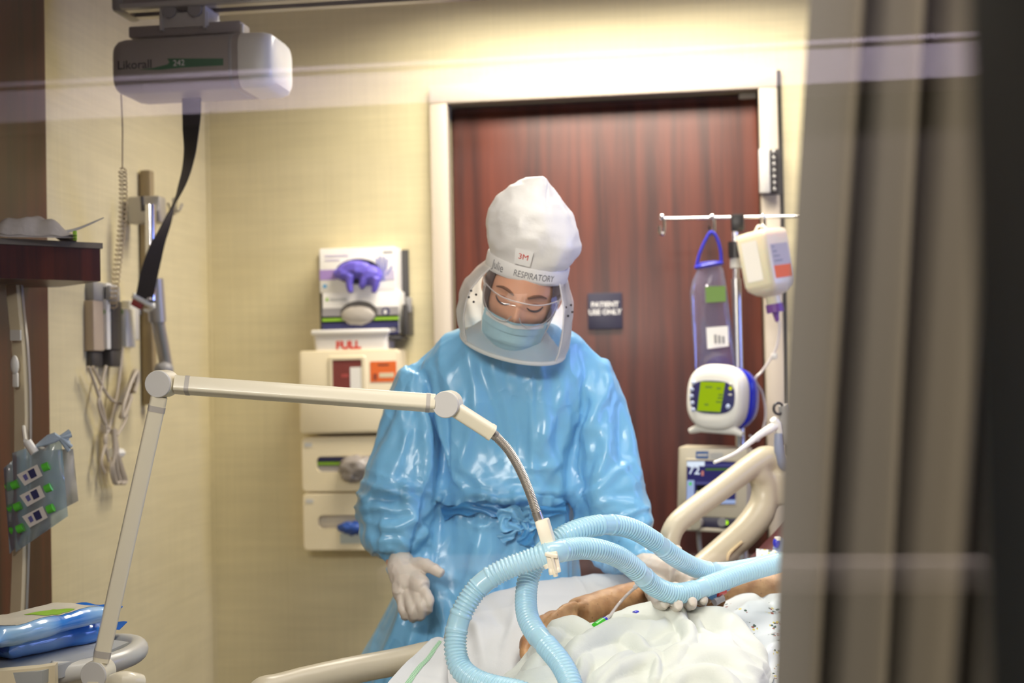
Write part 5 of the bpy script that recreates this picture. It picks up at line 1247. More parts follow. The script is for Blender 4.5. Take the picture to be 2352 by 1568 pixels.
def wipes(label, zb, a, c, h, seed, printed):
    p0, p1 = onZ(*a, zb), onZ(*c, zb); ax_ = (p1 - p0).normalized(); L_ = (p1 - p0).length; sd = Vector((-ax_.y, ax_.x, 0)); wd = .115
    R = []
    for f_ in np.linspace(0, 1, 40):
        e_ = min(f_, 1 - f_); k = min(1, (e_ / .10)) ; hh = h * (.06 + .94 * math.sin(k * math.pi / 2) ** .8); ww = wd * (1.04 - .08 * k)
        zc_ = h * .5
        R.append([p0 + ax_ * L_ * f_ + sd * (wd / 2 + x_) + ZUP * (zc_ + y_) for x_, y_ in dense(rrect(ww, hh, min(hh * .48, .016), 6))])
    mb = MB().loft(R); v = np.array([tuple(p) for p in mb.v]); cen = np.array(p0 + ax_ * L_ / 2 + sd * wd / 2 + ZUP * h / 2)
    n_ = normals(mb); d_ = vnoise(v * 22 + seed) * .0025 + ridge(v * 40 + seed) * .0007
    v2 = v + n_ * d_[:, None]; v2[:, 2] = np.maximum(v2[:, 2], zb); mb.v = v2
    t = thing('wipes_pack', label, 'wipes pack', tuple(p0 + ax_ * L_ / 2 + sd * wd / 2), 'blue packs of wipes on the cart')
    obj('film_pack', mb, M_wipe, t, smooth=60)
    fn = MB()
    for p_, s_ in ((p0, -1), (p1, 1)):
        G = [[p_ + ax_ * s_ * (.006 + i * .006) + sd * wd * (j / 12) + ZUP * (h * .5 + .0012 * math.sin(j * 1.1 + seed) * i / 2 + .003 * i) for j in range(13)] for i in range(4)]
        fn.grid(G); fn.grid([[q - ZUP * .0012 for q in r] for r in G])
    obj('crimped_end', fn, mat('blue film end', srgb(48, 122, 220), .2), t, smooth=60)
    if printed:
        V = np.array([tuple(p) for p in mb.v]); nv = normals(mb); o_ = np.array(p0); ua = np.array(ax_); wa = np.array(sd)
        for nm, u0, u1, w0, w1, m_, up in (('cream_print', .20, .93, .12, .9, mat('cream film print', srgb(224, 218, 200), .3), .0007), ('green_print', .46, .72, .15, .55, M_green, .0013)):
            pm = MB(); ix = {}
            for q_ in mb.f:
                if len(q_) != 4: continue
                c_ = V[list(q_)].mean(0) - o_; u = c_ @ ua / L_; w_ = c_ @ wa / wd; nz = nv[list(q_)][:, 2].mean()
                if u0 < u < u1 and w0 < w_ < w1 and nz > .35:
                    for k in q_:
                        if k not in ix: ix[k] = len(pm.v); pm.v.append(tuple(V[k] + nv[k] * up))
                    pm.f.append(tuple(ix[k] for k in q_))
            obj(nm, pm, m_, t, smooth=180)
    return t
wipes('blue film pack of wipes lying flat on the grey cart top, lower of two', ZT + .001, (18, 1520), (268, 1467), .031, 1.0, False)
wipes('blue film pack of wipes with cream and green print, on top of the other pack', ZT + .036, (-5, 1498), (262, 1428), .031, 5.0, True)

# ================================================================== bag of care supplies hanging on the raceway
DB = 2.78
kq = thing('supply_pouch', 'clear pouch of swab packs with green caps and white labels, hanging on the raceway', 'pouch', tuple(W(80, 1260, DB)))
M_pch = clear('blue tinted film', gain=1.8, rough=.1, tint=(.80, .87, .92, 1), haze=.34, hazecol=srgb(200, 220, 232))
def pouch(poly, d, bulge, name, m):
    """film bag: outline in order, puffed in the middle"""
    n = 14; tl_, tr_, br, bl = [np.array(p, float) for p in poly]
    G = []; G2 = []
    for j in range(n + 1):
        v_ = j / n; row = []; row2 = []
        for i in range(n + 1):
            u = i / n; p = (tl_ * (1 - u) + tr_ * u) * (1 - v_) + (bl * (1 - u) + br * u) * v_
            bl_ = bulge * (math.sin(math.pi * u) * math.sin(math.pi * v_)) ** .5 + .004 * math.sin(u * 9 + v_ * 5)
            row.append(W(p[0], p[1], d - bl_)); row2.append(W(p[0], p[1], d + bl_ * .3 + .002))
        G.append(row); G2.append(row2)
    return obj(name, MB().grid(G).grid(G2), m, kq, smooth=180)
pouch([(8, 1075), (60, 1030), (70, 1225), (22, 1272)], DB + .04, .012, 'film_bag', M_pch)
pouch([(90, 1035), (168, 1030), (180, 1150), (112, 1185)], DB + .05, .008, 'paper_bag', mottle(mat('milky paper film', srgb(206, 200, 188), .4), .1, 40))
pouch([(28, 1040), (140, 1000), (156, 1185), (36, 1268)], DB, .016, 'film_bag', M_pch)
for k in range(3):
    cx, cy = 66 + 6 * k, 1092 + 48 * k
    pt = lambda x_, y_, o=.0: W(cx + x_ * .9 + y_ * .30, cy - x_ * .46 + y_, DB - .020 - o)
    obj('label_card', MB().prism([pt(-26, -14), pt(26, -14), pt(30, 14), pt(-16, 16)], (0, 0, 0), tuple(CF * .001)), mat('label card', srgb(226, 220, 214), .5), kq, smooth=None)
    obj('label_print', MB().prism([pt(0, -10, .001), pt(16, -10, .001), pt(18, 9, .001), pt(3, 9, .001)], (0, 0, 0), tuple(CF * .0004)), M_navy, kq, smooth=None)
    obj('label_print', MB().prism([pt(-14, -6, .001), pt(-5, -7, .001), pt(-3, 6, .001), pt(-11, 7, .001)], (0, 0, 0), tuple(CF * .0004)), mat('violet print', srgb(96, 96, 160), .5), kq, smooth=None)
    M_gc = mat('leaf green cap', srgb(92, 200, 60), .4)
    for a_, c_, dd in ((106 + 5 * k, 1072 + 48 * k, -.026), (35 + 6 * k, 1113 + 50 * k, -.022), (22 + 5 * k, 1116 + 50 * k, .03)):
        obj('green_cap', MB().tube([W(a_ - 7, c_ + 3, DB + dd + .012), W(a_ + 7, c_ - 3, DB + dd + .012)], .0085, 12), M_gc, kq)
for k in range(6):
    a_ = k / 5; obj('swab_stick', MB().tube([W(84, 1024, DB - .02), W(125, 1012 - 3 * k, DB - .015), W(160 + 4 * math.sin(k * 2), 990 + 9 * k, DB)], [.003, .004, .0045], 8, smooth=3), mat('blue grey swab', srgb(170, 186, 200), .4), kq)
obj('clip', MB().tube([W(62, 1014, DB - .03), W(80, 1040, DB - .03)], .009, 12), M_white, kq)
obj('hanger', MB().tube([W(58, 1012, DB - .02), W(55, 990, DB + .04), W(54, 980, DB + .07)], .004, 8), M_white, kq)

# ================================================================== curtain
M_cur = mat('taupe curtain cloth', srgb(122, 112, 94), .85, Sheen_Weight=.2); mottle(M_cur, .05, 3, .05, 200)
nt, L, bs = nodes(M_cur)
trn = N(M_cur, 'ShaderNodeBsdfTranslucent'); trn.inputs[0].default_value = srgb(150, 138, 112); mxs = N(M_cur, 'ShaderNodeMixShader'); mxs.inputs[0].default_value = .12
L.new(bs.outputs[0], mxs.inputs[1]); L.new(trn.outputs[0], mxs.inputs[2]); L.new(mxs.outputs[0], nt['Material Output'].inputs[0])
D0 = 1.02
base = [W(x_ + 74, 864, D0) for x_ in (1822, 2660)]
b0, b1 = base; dirc = Vector((b1.x - b0.x, b1.y - b0.y, 0)); Lc = dirc.length; dirc.normalize(); nrm = Vector((dirc.y, -dirc.x, 0))
# fold profile: (fraction of the photographed width, depth towards the window)
kx = [1822, 1832, 1850, 1875, 1890, 1905, 1922, 1972, 2007, 2025, 2040, 2094, 2148, 2176, 2196, 2214, 2245, 2275, 2300, 2335, 2430, 2480, 2500, 2530, 2600, 2660]
kd = [2.2 * d_ for d_ in [-.030, -.004, .016, .010, -.022, -.048, -.016, .020, .008, -.046, -.014, .018, .012, -.022, -.052, -.024, .006, -.01, -.045, -.01, .018, .0, -.045, -.01, .018, .0]]
fx = np.linspace(0, 1, 220); xs = np.interp(fx * (len(kx) - 1), range(len(kx)), kx)
from_k = catmull([Vector((a_, d_, 0)) for a_, d_ in zip(kx, kd)], 10)
G = []
for j, z in enumerate(np.linspace(.32, 2.45, 40)):
    row = []
    lean = (z - 1.32) * .021
    for p in from_k:
        f_ = (p.x - 1822) / (2660 - 1822); wob = .006 * math.sin(z * 2.1 + p.x * .011) + .003 * math.sin(z * 5 + p.x * .03)
        amp = 1 + .18 * math.sin(z * 1.7 + p.x * .006)
        row.append(Vector((b0.x, b0.y, 0)) + dirc * (Lc * f_ + wob * .8 + (z - 1.405) * .085) + nrm * (p.y * amp) + ZUP * z)
    G.append(row)
t = thing('curtain', 'pleated taupe privacy curtain hanging just inside the glass', 'curtain', (b0.x + .15, b0.y, .32))
obj('cloth', MB().grid(G), M_cur, t, smooth=180)
tr = MB(); tr.tube([Vector((b0.x, b0.y, 2.5)) - dirc * .1, Vector((b0.x, b0.y, 2.5)) + dirc * (Lc + .3)], .014, 10)
obj('curtain_rail', tr, M_alu, t)
# ================================================================== nurse behind the bed
DN = 2.96
nu = thing('person', 'nurse in a glossy blue gown and white hood, leaning over the bed with gloved hands', 'person', (W(1160, 1400, 3.0).x, W(1160, 1400, 3.0).y, 0))
M_skin = mat('fair skin', srgb(228, 168, 134), .5, Subsurface_Weight=.2, Subsurface_Radius=(.01, .004, .002))
M_gown = mat('blue plastic film gown', srgb(124, 188, 230), .30, Coat_Weight=.12, Coat_Roughness=.15, Subsurface_Weight=.12, Subsurface_Radius=(.01, .015, .02))
nt, L, bs = nodes(M_gown); tc = N(M_gown, 'ShaderNodeTexCoord')
n1 = N(M_gown, 'ShaderNodeTexNoise', Scale=7.0, Detail=3.0); L.new(tc.outputs['Object'], n1.inputs['Vector'])
vm = N(M_gown, 'ShaderNodeVectorMath', operation='SCALE'); vm.inputs['Scale'].default_value = .11; L.new(n1.outputs['Color'], vm.inputs[0])
va = N(M_gown, 'ShaderNodeVectorMath', operation='ADD'); L.new(tc.outputs['Object'], va.inputs[0]); L.new(vm.outputs[0], va.inputs[1])
mpg = N(M_gown, 'ShaderNodeMapping'); mpg.inputs['Scale'].default_value = (1, 1, .6); L.new(va.outputs[0], mpg.inputs[0])
f1 = N(M_gown, 'ShaderNodeTexVoronoi', Scale=15.0); L.new(mpg.outputs[0], f1.inputs['Vector'])
f2 = N(M_gown, 'ShaderNodeTexVoronoi', Scale=58.0); L.new(mpg.outputs[0], f2.inputs['Vector'])
n3 = N(M_gown, 'ShaderNodeTexNoise', Scale=9.0, Detail=1.0); L.new(tc.outputs['Object'], n3.inputs['Vector'])
rm = N(M_gown, 'ShaderNodeMapRange'); rm.inputs[1].default_value = .5; rm.inputs[2].default_value = .68; rm.inputs[4].default_value = .16; L.new(n3.outputs[0], rm.inputs[0])
ml = N(M_gown, 'ShaderNodeMath', operation='MULTIPLY'); L.new(f2.outputs['Distance'], ml.inputs[0]); L.new(rm.outputs[0], ml.inputs[1])
ad = N(M_gown, 'ShaderNodeMath', operation='ADD'); L.new(f1.outputs['Distance'], ad.inputs[0]); L.new(ml.outputs[0], ad.inputs[1])
bp = N(M_gown, 'ShaderNodeBump', Strength=.45, Distance=.02); L.new(ad.outputs[0], bp.inputs['Height']); L.new(bp.outputs[0], bs.inputs['Normal'])

def ring(py, l, r, dp, D, n=40, e=2.3):
    c = W((l + r) / 2, py, D); hw = (r - l) / 2 * pxm(D); R = []
    for k in range(n):
        a = 2 * math.pi * k / n; ca, sa = math.cos(a), math.sin(a)
        R.append(c + CR * hw * math.copysign(abs(ca) ** (2 / e), ca) + CF * dp * math.copysign(abs(sa) ** (2 / e), sa))
    return R
TR = [(742, 1095, 1280, .062, 2.93), (758, 1048, 1308, .078, 2.935), (782, 1002, 1342, .094, 2.94), (815, 972, 1372, .106, 2.94), (855, 962, 1392, .118, 2.945), (905, 985, 1370, .122, 2.955), (1000, 1018, 1336, .128, 2.965),
      (1080, 1000, 1320, .132, 2.96), (1128, 990, 1314, .140, 2.96), (1152, 992, 1312, .134, 2.955), (1168, 1002, 1310, .118, 2.955), (1185, 994, 1318, .124, 2.955), (1230, 980, 1330, .138, 2.96),
      (1300, 920, 1336, .150, 2.97), (1370, 882, 1342, .16, 2.975), (1450, 848, 1346, .175, 2.98), (1515, 806, 1350, .185, 2.99), (1600, 775, 1358, .19, 3.0), (1800, 750, 1380, .2, 3.0), (2010, 735, 1400, .21, 3.0)]
SL = [(984, 842, 2.93, 60), (962, 888, 2.935, 67), (942, 960, 2.93, 72), (920, 1050, 2.915, 79), (907, 1130, 2.90, 98), (906, 1182, 2.885, 98), (915, 1232, 2.865, 82), (914, 1276, 2.85, 52), (915, 1302, 2.825, 37), (920, 1322, 2.81, 31)]
SR = [(1345, 832, 2.93, 52), (1372, 882, 2.94, 60), (1396, 960, 2.93, 64), (1408, 1050, 2.915, 72), (1416, 1130, 2.90, 81), (1428, 1186, 2.875, 80), (1447, 1240, 2.85, 66), (1462, 1280, 2.79, 47), (1470, 1306, 2.75, 35)]
b = MB(); b.loft([ring(*r) for r in TR])
for T_ in (SL, SR):
    pts = catmull([W(a, c, d) for a, c, d, r in T_], 4); rad = np.interp(np.linspace(0, len(T_) - 1, len(pts)), range(len(T_)), [r * pxm(d) for a, c, d, r in T_])
    b.tube(pts, list(rad), 26)
base = fuse(b, .011, 4)
v0 = np.array(base.v); nn = normals(base)
px, py = to_px(v0)
def region(px, py):
    onL = (px < 1012) & (py > 850) & (py < 1330); onR = (px > 1325) & (py > 850)
    return onL, onR
def gown_wrinkles(v, nn, px, py, amp=1.0):
    d = np.zeros(len(v))
    drape = v * np.array([12, 12, 2.2]); d += ridge(drape) * .009
    d += vnoise(v * np.array([7, 7, 2.5]) + 3) * .009
    # gathered pleats round the tie
    g = np.exp(-((py - 1172) / 42.) ** 2) * ((px > 1010) & (px < 1322))
    d += g * (np.sin(px * .23 + vnoise(v * 9) * 3) * .004 - .004)
    # elbow bunching
    onL, onR = region(px, py)
    for on, cy, cx, sg in ((onL, 1160, 905, 1), (onR, 1165, 1420, -1)):
        el = np.exp(-((py - cy) / 70.) ** 2) * on
        d += el * (ridge(np.stack([px * .009, (py - sg * .35 * (px - cx)) * .034, v[:, 1] * 6], 1)) * .011)
        up = np.exp(-((py - (cy - 170)) / 110.) ** 2) * on
        d += up * ridge(np.stack([(px + .45 * sg * (py - 1000)) * .022, py * .006, v[:, 1] * 4], 1)) * .007
        cu = np.exp(-((py - 1290) / 25.) ** 2) * on
        d += cu * np.sin(px * .34) * .003
    d += ridge(v * 17 + 7) * .0018 + ridge(v * 40 + 1) * .0006
    return d * amp
def gown_folds(nn, px, py):
    front_ = np.clip(-(nn @ np.array(CF)) * 1.6, 0, 1)
    L_ = [([(1070, 790), (1092, 890), (1078, 1000), (1035, 1120)], 15, .011), ([(1112, 850), (1146, 960), (1158, 1070)], 13, -.009), ([(1222, 860), (1220, 1000), (1224, 1120)], 10, .007), ([(1165, 860), (1185, 980), (1180, 1100)], 12, -.005),
          ([(1336, 800), (1346, 930), (1312, 1060), (1306, 1140)], 12, -.012), ([(1292, 870), (1266, 960), (1236, 1030)], 13, .008), ([(1300, 960), (1280, 1050), (1240, 1120)], 12, .006), ([(1000, 850), (1020, 960), (1012, 1100), (1008, 1170)], 11, -.013),
          ([(950, 880), (975, 960), (985, 1040), (985, 1110)], 13, .010), ([(920, 930), (930, 1020), (900, 1090)], 14, .007), ([(826, 1160), (885, 1122), (960, 1152)], 12, .012), ([(822, 1186), (875, 1162), (950, 1188)], 10, .011), ([(850, 1142), (900, 1142), (975, 1125)], 9, -.009),
          ([(866, 1218), (935, 1202), (988, 1178)], 12, .009), ([(900, 1108), (960, 1120), (1004, 1150)], 9, .007), ([(940, 1172), (975, 1215), (985, 1252)], 10, .009), ([(860, 1250), (910, 1240), (955, 1262)], 10, .007), ([(880, 1190), (930, 1180), (985, 1205)], 8, -.008),
          ([(1396, 870), (1366, 960), (1326, 1085)], 13, .010), ([(1402, 990), (1382, 1075), (1336, 1145)], 12, .009), ([(1372, 1130), (1410, 1090), (1446, 1056)], 10, .009), ([(1450, 1050), (1470, 1085), (1488, 1110)], 9, .007), ([(1340, 1172), (1410, 1152), (1480, 1168)], 10, .008),
          ([(1352, 1200), (1420, 1190), (1490, 1212)], 10, -.007), ([(1420, 930), (1430, 1010), (1424, 1080)], 10, -.008), ([(1376, 1000), (1356, 1070), (1350, 1130)], 9, -.007), ([(1390, 1210), (1440, 1240), (1480, 1255)], 10, .007),
          ([(1020, 1156), (1090, 1140), (1170, 1150), (1240, 1138), (1300, 1150)], 12, .010), ([(1060, 1080), (1120, 1110), (1180, 1100)], 12, .006), ([(1180, 1060), (1230, 1075), (1290, 1060)], 12, .006), ([(1110, 1200), (1085, 1280), (1070, 1360)], 14, .009), ([(1250, 1210), (1232, 1290), (1240, 1400)], 13, .008),
          ([(1170, 1230), (1150, 1320), (1160, 1420)], 14, -.008), ([(1040, 1190), (1120, 1205), (1190, 1200)], 10, .007), ([(930, 1400), (905, 1460), (870, 1540)], 13, .010), ([(980, 1400), (970, 1470), (930, 1560)], 12, -.010), ([(1010, 1380), (1020, 1460), (990, 1560)], 13, .009)]
    d = np.zeros(len(px)); wx = px + vnoise(np.stack([px * .02, py * .02, px * 0], 1)) * 6; wy = py + vnoise(np.stack([px * .02, py * .02, px * 0 + 5], 1)) * 6
    for ln, w_, h_ in L_:
        r = crest(wx, wy, [tuple(p)[:2] for p in catmull([Vector((a, c, 0)) for a, c in ln], 4)], w_, abs(h_)); d += math.copysign(1, h_) * r
    return d * front_
# the film hangs over the arms and trunk: settle a loose copy over the padded figure
def settle(base, nn, pins, frames, grow, shrink_in):
    def mk(nm, co):
        me = bpy.data.meshes.new(nm); me.from_pydata([tuple(a) for a in co], [], base.f); o = bpy.data.objects.new(nm, me); COL.objects.link(o); return o
    inner = mk('t_in', v0 - nn * shrink_in); inner.modifiers.new('c', 'COLLISION'); inner.collision.thickness_outer = .004
    cl = mk('t_cl', v0)
    vg = cl.vertex_groups.new(name='p')
    for w_ in np.unique(np.round(pins, 2)):
        if w_ > 0: vg.add([int(i) for i in np.nonzero(np.round(pins, 2) == w_)[0]], float(w_), 'REPLACE')
    m = cl.modifiers.new('cloth', 'CLOTH'); s_ = m.settings
    s_.quality = 4; s_.mass = .12; s_.tension_stiffness = 12; s_.compression_stiffness = 6; s_.shear_stiffness = 4; s_.bending_stiffness = .03
    s_.vertex_group_mass = 'p'; s_.pin_stiffness = 1; s_.shrink_min = -grow; s_.air_damping = 2
    m.collision_settings.collision_quality = 2; m.collision_settings.distance_min = .004; m.collision_settings.use_self_collision = False
    m.point_cache.frame_start = 1; m.point_cache.frame_end = frames + 2
    S.frame_start = 1; S.frame_end = frames + 2
    for f_ in range(1, frames + 1): S.frame_set(f_)
    e = cl.evaluated_get(bpy.context.evaluated_depsgraph_get()).to_mesh()
    co = np.empty(len(e.vertices) * 3); e.vertices.foreach_get('co', co); co = co.reshape(-1, 3)
    for o in (cl, inner): bpy.data.objects.remove(o)
    S.frame_set(1); return co
pins = np.zeros(len(v0))
pins[(py < 775)] = 1; pins[(np.abs(py - 1168) < 7) & (px > 1008) & (px < 1325)] = 1
pins[(px < 1000) & (py > 1306) & (py < 1335) & (v0 @ np.array(CF) < np.array(CAM) @ np.array(CF) + 2.86)] = 1
pins[(px > 1420) & (py > 1288) & (v0 @ np.array(CF) < np.array(CAM) @ np.array(CF) + 2.82)] = 1
pins[(pins == 0) & (np.abs(py - 1168) < 16) & (px > 1008) & (px < 1325)] = .5
import time as _t; _t0 = _t.time()
try:
    v1 = settle(base, nn, pins, 22, .09, .022)
    if not np.isfinite(v1).all() or np.abs(v1 - v0).max() > .35: raise ValueError('unsettled')
    print('settled', len(v0), round(_t.time() - _t0, 1), np.abs(v1 - v0).mean())
except Exception as ex:
    print('fallback', ex); v1 = v0
nb = [[] for _ in v1]
for q_ in base.f:
    for i in range(len(q_)): nb[q_[i]].append(q_[(i + 1) % len(q_)]); nb[q_[i]].append(q_[i - 1])
for _ in range(2): v1 = v1 * .5 + .5 * np.array([v1[k].mean(0) for k in nb])
base.v = v1; nn = normals(base); px, py = to_px(np.array(v1))
# refine once, then add the fine creases
bm = bmesh.new(); me = bpy.data.meshes.new('t'); me.from_pydata([tuple(a) for a in v1], [], base.f); bm.from_mesh(me)
bm.free()
o = bpy.data.objects.new('t', me); COL.objects.link(o); sm = o.modifiers.new('s', 'SUBSURF'); sm.levels = 1; sm.render_levels = 1
e = o.evaluated_get(bpy.context.evaluated_depsgraph_get()).to_mesh(); fine = MB(); fine.v = np.array([tuple(x.co) for x in e.vertices]); fine.f = [tuple(p.vertices) for p in e.polygons]
bpy.data.objects.remove(o)
nn = normals(fine); px, py = to_px(fine.v)
fine.v = fine.v + nn * (gown_wrinkles(fine.v, nn, px, py, .6) + gown_folds(nn, px, py))[:, None]
# open the bottom of the skirt
keep = [q for q in fine.f if to_px(fine.v[q[0]][None])[1][0] < 1995]
fine.f = keep
obj('gown', fine, M_gown, nu, smooth=180)
# waist tie with its bunched knot
def front(px_, py_, out=0.0):
    """point on the gown's front at that column and row"""
    d_ = np.hypot(to_px(fine.v)[0] - px_, to_px(fine.v)[1] - py_); z_ = (fine.v - np.array(CAM)) @ np.array(CF)
    k = d_ < 9; dep = z_[k].min() if k.any() else 2.82
    return W(px_, py_, dep - out)
FP = np.array(to_px(fine.v)).T
def ribbon(pts, wid, m, name, par, seed=0, lift=.006, rad=.0):
    C_ = catmull([front(a, c, lift + l_) for a, c, l_ in pts], 8); G = []
    for i, p in enumerate(C_):
        tn = (C_[min(i + 1, len(C_) - 1)] - C_[max(i - 1, 0)]).normalized(); a = tn.cross(CF).normalized()
        w_ = wid * (1 + .25 * math.sin(i * .8 + seed))
        G.append([p + a * w_ * u - CF * (.005 * math.sin(u * 5 + i * .7 + seed)) for u in np.linspace(-1, 1, 9)])
    mb = MB().grid(G); mb.grid([[p + CF * .002 for p in r] for r in G]); return obj(name, mb, m, par, smooth=180)
M_tie = mat('blue film tie', srgb(74, 148, 206), .3, Coat_Weight=.2)
tie = ribbon([(1016, 1180, 0), (1070, 1168, 0), (1130, 1170, 0), (1185, 1180, .004), (1240, 1178, 0), (1300, 1166, 0)], .011, M_tie, 'waist_tie', nu, 1)
ribbon([(1205, 1196, .012), (1178, 1178, .024), (1158, 1186, .02), (1165, 1204, .022), (1200, 1204, .014)], .014, M_gown, 'knot_loop', nu, 2)
ribbon([(1195, 1192, .012), (1215, 1172, .02), (1236, 1186, .02), (1222, 1204, .02), (1198, 1202, .014)], .013, M_gown, 'knot_loop', nu, 5)
ribbon([(1200, 1200, .012), (1212, 1225, .018), (1206, 1252, .012)], .015, M_tie, 'tie_tail', nu, 3); ribbon([(1192, 1200, .012), (1170, 1222, .016), (1150, 1240, .01)], .012, M_gown, 'tie_tail', nu, 7)

# ------------------------------------------------------------------ head frame and body
DH = 2.80; q = pxm(DH)
def frame(tilt, pitch):
    t_, p_ = math.radians(tilt), math.radians(pitch)
    r = CR * math.cos(t_) - CU * math.sin(t_); u0 = CU * math.cos(t_) + CR * math.sin(t_)
    return r, u0 * math.cos(p_) - CF * math.sin(p_), -CF * math.cos(p_) - u0 * math.sin(p_)
er, eu, ef = frame(14, 27)
HC = W(1201, 660, 2.815)
Hd = lambda x, y, z: HC + er * x + eu * y + ef * z
RX, RY, RZ = .073, .113, .092
def feat(x, y):
    g = lambda cx, cy, sx, sy: np.exp(-((x - cx) / sx) ** 2 - ((y - cy) / sy) ** 2)
    d = .020 * g(0, -.024, .013, .015) + .011 * g(0, -.004, .009, .02) + .006 * (g(-.012, -.03, .008, .008) + g(.012, -.03, .008, .008))
    d = d - .010 * (g(-.032, .004, .019, .014) + g(.032, .004, .019, .014)) + .006 * (g(-.032, .002, .013, .009) + g(.032, .002, .013, .009))
    d = d + .004 * (g(-.03, .024, .022, .008) + g(.03, .024, .022, .008)) + .004 * (g(-.04, -.03, .02, .02) + g(.04, -.03, .02, .02))
    return d + .005 * g(0, -.062, .022, .007) - .003 * g(0, -.054, .02, .004) + .006 * g(0, -.092, .02, .012)
def jaw(y): return 1 - .26 * np.clip((-y - .02) / .09, 0, 1) ** 1.3
def facez(x, y):
    return RZ * np.sqrt(np.maximum(0, 1 - (x / (RX * jaw(y))) ** 2 - (y / RY) ** 2)) + feat(x, y)
R = []; nth, nph = 72, 96
for i in range(1, nth):
    th = math.pi * i / nth; row = []
    for k in range(nph):
        ph = 2 * math.pi * k / nph; x, y, z = math.sin(th) * math.sin(ph), math.cos(th), math.sin(th) * math.cos(ph)
        X, Y, Zz = x * RX * float(jaw(y * RY)), y * RY, z * RZ
        if z > 0: Zz += float(feat(X, Y)) * min(1, z * 3)
        row.append(Hd(X, Y, Zz))
    R.append(row)
b = MB(); b.loft(R)
for s_ in (-1, 1): b.ell(Hd(s_ * .074, -.006, -.004), (er * .009, eu * .028, ef * .016), 12, 8)
sh = [W(1160, 840, 2.95), W(1160, 1000, 2.97), W(1165, 1170, 2.97), W(1165, 1330, 2.99)]
b.tube([Hd(0, -.06, -.02), W(1172, 800, 2.91), W(1165, 850, 2.95)], [.056, .05, .06], 18, smooth=3)
b.loft([ring(815, 1060, 1270, .06, 2.95), ring(850, 985, 1345, .08, 2.95), ring(950, 1010, 1335, .09, 2.96), ring(1100, 1030, 1310, .085, 2.965), ring(1180, 1040, 1295, .08, 2.97), ring(1300, 1000, 1315, .09, 2.98), ring(1420, 1000, 1315, .09, 2.99)])
fx_ = [W(1080, 1420, 2.99), W(1240, 1420, 2.99)]
for p_ in fx_:
    g_ = Vector((p_.x, p_.y, .09)); kn_ = Vector((p_.x, p_.y - .01, .46)); b.tube([p_ + ZUP * .1, p_, kn_, g_], [.085, .085, .055, .04], 16, smooth=4)
for T_ in (SL, SR):
    b.tube([W(a, c + (60 if i == 0 else 0), d) for i, (a, c, d, r) in enumerate(T_[:-1])], [min(r * .62, 36) * pxm(d) for a, c, d, r in T_[:-1]], 14, smooth=2)
fbody = fuse(b, .0042, 1, .4)
obj('body', fbody, M_skin, nu, smooth=180)
M_shoe = mat('dark clog', srgb(40, 42, 52), .5)
for p_ in fx_:
    b = MB(); b.loft([[Vector((p_.x + x_ * w_, p_.y - y_, z_)) for x_, z_ in ((-1, 0.002), (1, .002), (1, h_ * .6), (.6, h_), (-.6, h_), (-1, h_ * .6))] for y_, w_, h_ in ((-.07, .03, .06), (-.04, .04, .085), (.04, .042, .09), (.12, .048, .06), (.17, .04, .045), (.19, .02, .03))])
    obj('shoe', b, M_shoe, nu)
# hair at the temples and behind
R = []
for i in range(8, nth - 16):
    th = math.pi * i / nth; row = []
    for k in range(61):
        ph = math.radians(52 + 256 * k / 60); x, y, z = math.sin(th) * math.sin(ph), math.cos(th), math.sin(th) * math.cos(ph)
        s_ = 1.055 + .012 * math.sin(k * 2.3) * math.sin(i * .4)
        row.append(Hd(x * RX * s_, y * RY * 1.03, z * RZ * 1.07))
    R.append(row)
M_hair = mat('dark auburn hair', srgb(58, 26, 18), .5)
obj('hair', MB().grid(R), M_hair, nu, smooth=180)
R = [[Hd(x, .118 * math.cos(a) * .62 + .012, facez(x, .05) * 0 + (.092 * math.sqrt(max(0, 1 - (x / .078) ** 2)) * math.sin(a) + .004)) for x in np.linspace(-.066, .066, 25)] for a in np.linspace(.2, .92, 8)]
obj('fringe', MB().grid(R), M_hair, nu, smooth=180)
M_lash = mat('dark lash', srgb(50, 34, 36), .6); M_brow = mat('brown brow', srgb(112, 72, 46), .7)
for s_ in (-1, 1):
    L_ = lambda x, y, o=.001: Hd(s_ * x, y, float(facez(s_ * x, y)) + o)
    ey = obj('eyelash', MB().tube([L_(.017, .0005), L_(.024, -.0045), L_(.033, -.0062), L_(.041, -.0045), L_(.047, .0015)], [.0009, .0018, .0021, .0019, .0009], 8, smooth=5), M_lash, nu)
    obj('lid_crease', MB().tube([L_(.018, .006), L_(.03, .0085), L_(.042, .006)], [.0006, .001, .0006], 6, smooth=5), mat('lid shade', srgb(140, 88, 70), .6), nu)
    obj('eyebrow', MB().tube([L_(.014, .022), L_(.026, .027), L_(.038, .027), L_(.050, .020)], [.0018, .003, .0026, .001], 8, smooth=5), M_brow, nu)
# surgical mask
M_mask = mottle(mat('pale blue mask fabric', srgb(176, 216, 230), .75), .03, 60, .08, 400)
G = []
def maskp(u, v_):
    x = .063 * u * (1 - .22 * max(0, v_ - .3)); y = -.021 - .013 * u * u - v_ * (.086 - .006 * u * u)
    cz = (.119 - .006 * v_) * (1 - .50 * abs(u) ** 2.2) * (1 - .5 * max(0, v_ - .55) ** 2)
    pl_ = .0035 * (((v_ * 3.3) % 1.0) - .5) * (1 - .4 * u * u)
    ten = .006 * math.exp(-(u / .22) ** 2) * math.exp(-(v_ / .25) ** 2)
    return Hd(x, y, cz + pl_ + ten)
G = [[maskp(u, v_) for u in np.linspace(-1, 1, 41)] for v_ in np.linspace(0, 1, 60)]
mk_ = MB().grid(G); mk_.grid([[p - ef * .003 for p in r] for r in G])
mask = obj('face_mask', mk_, M_mask, nu, smooth=35)
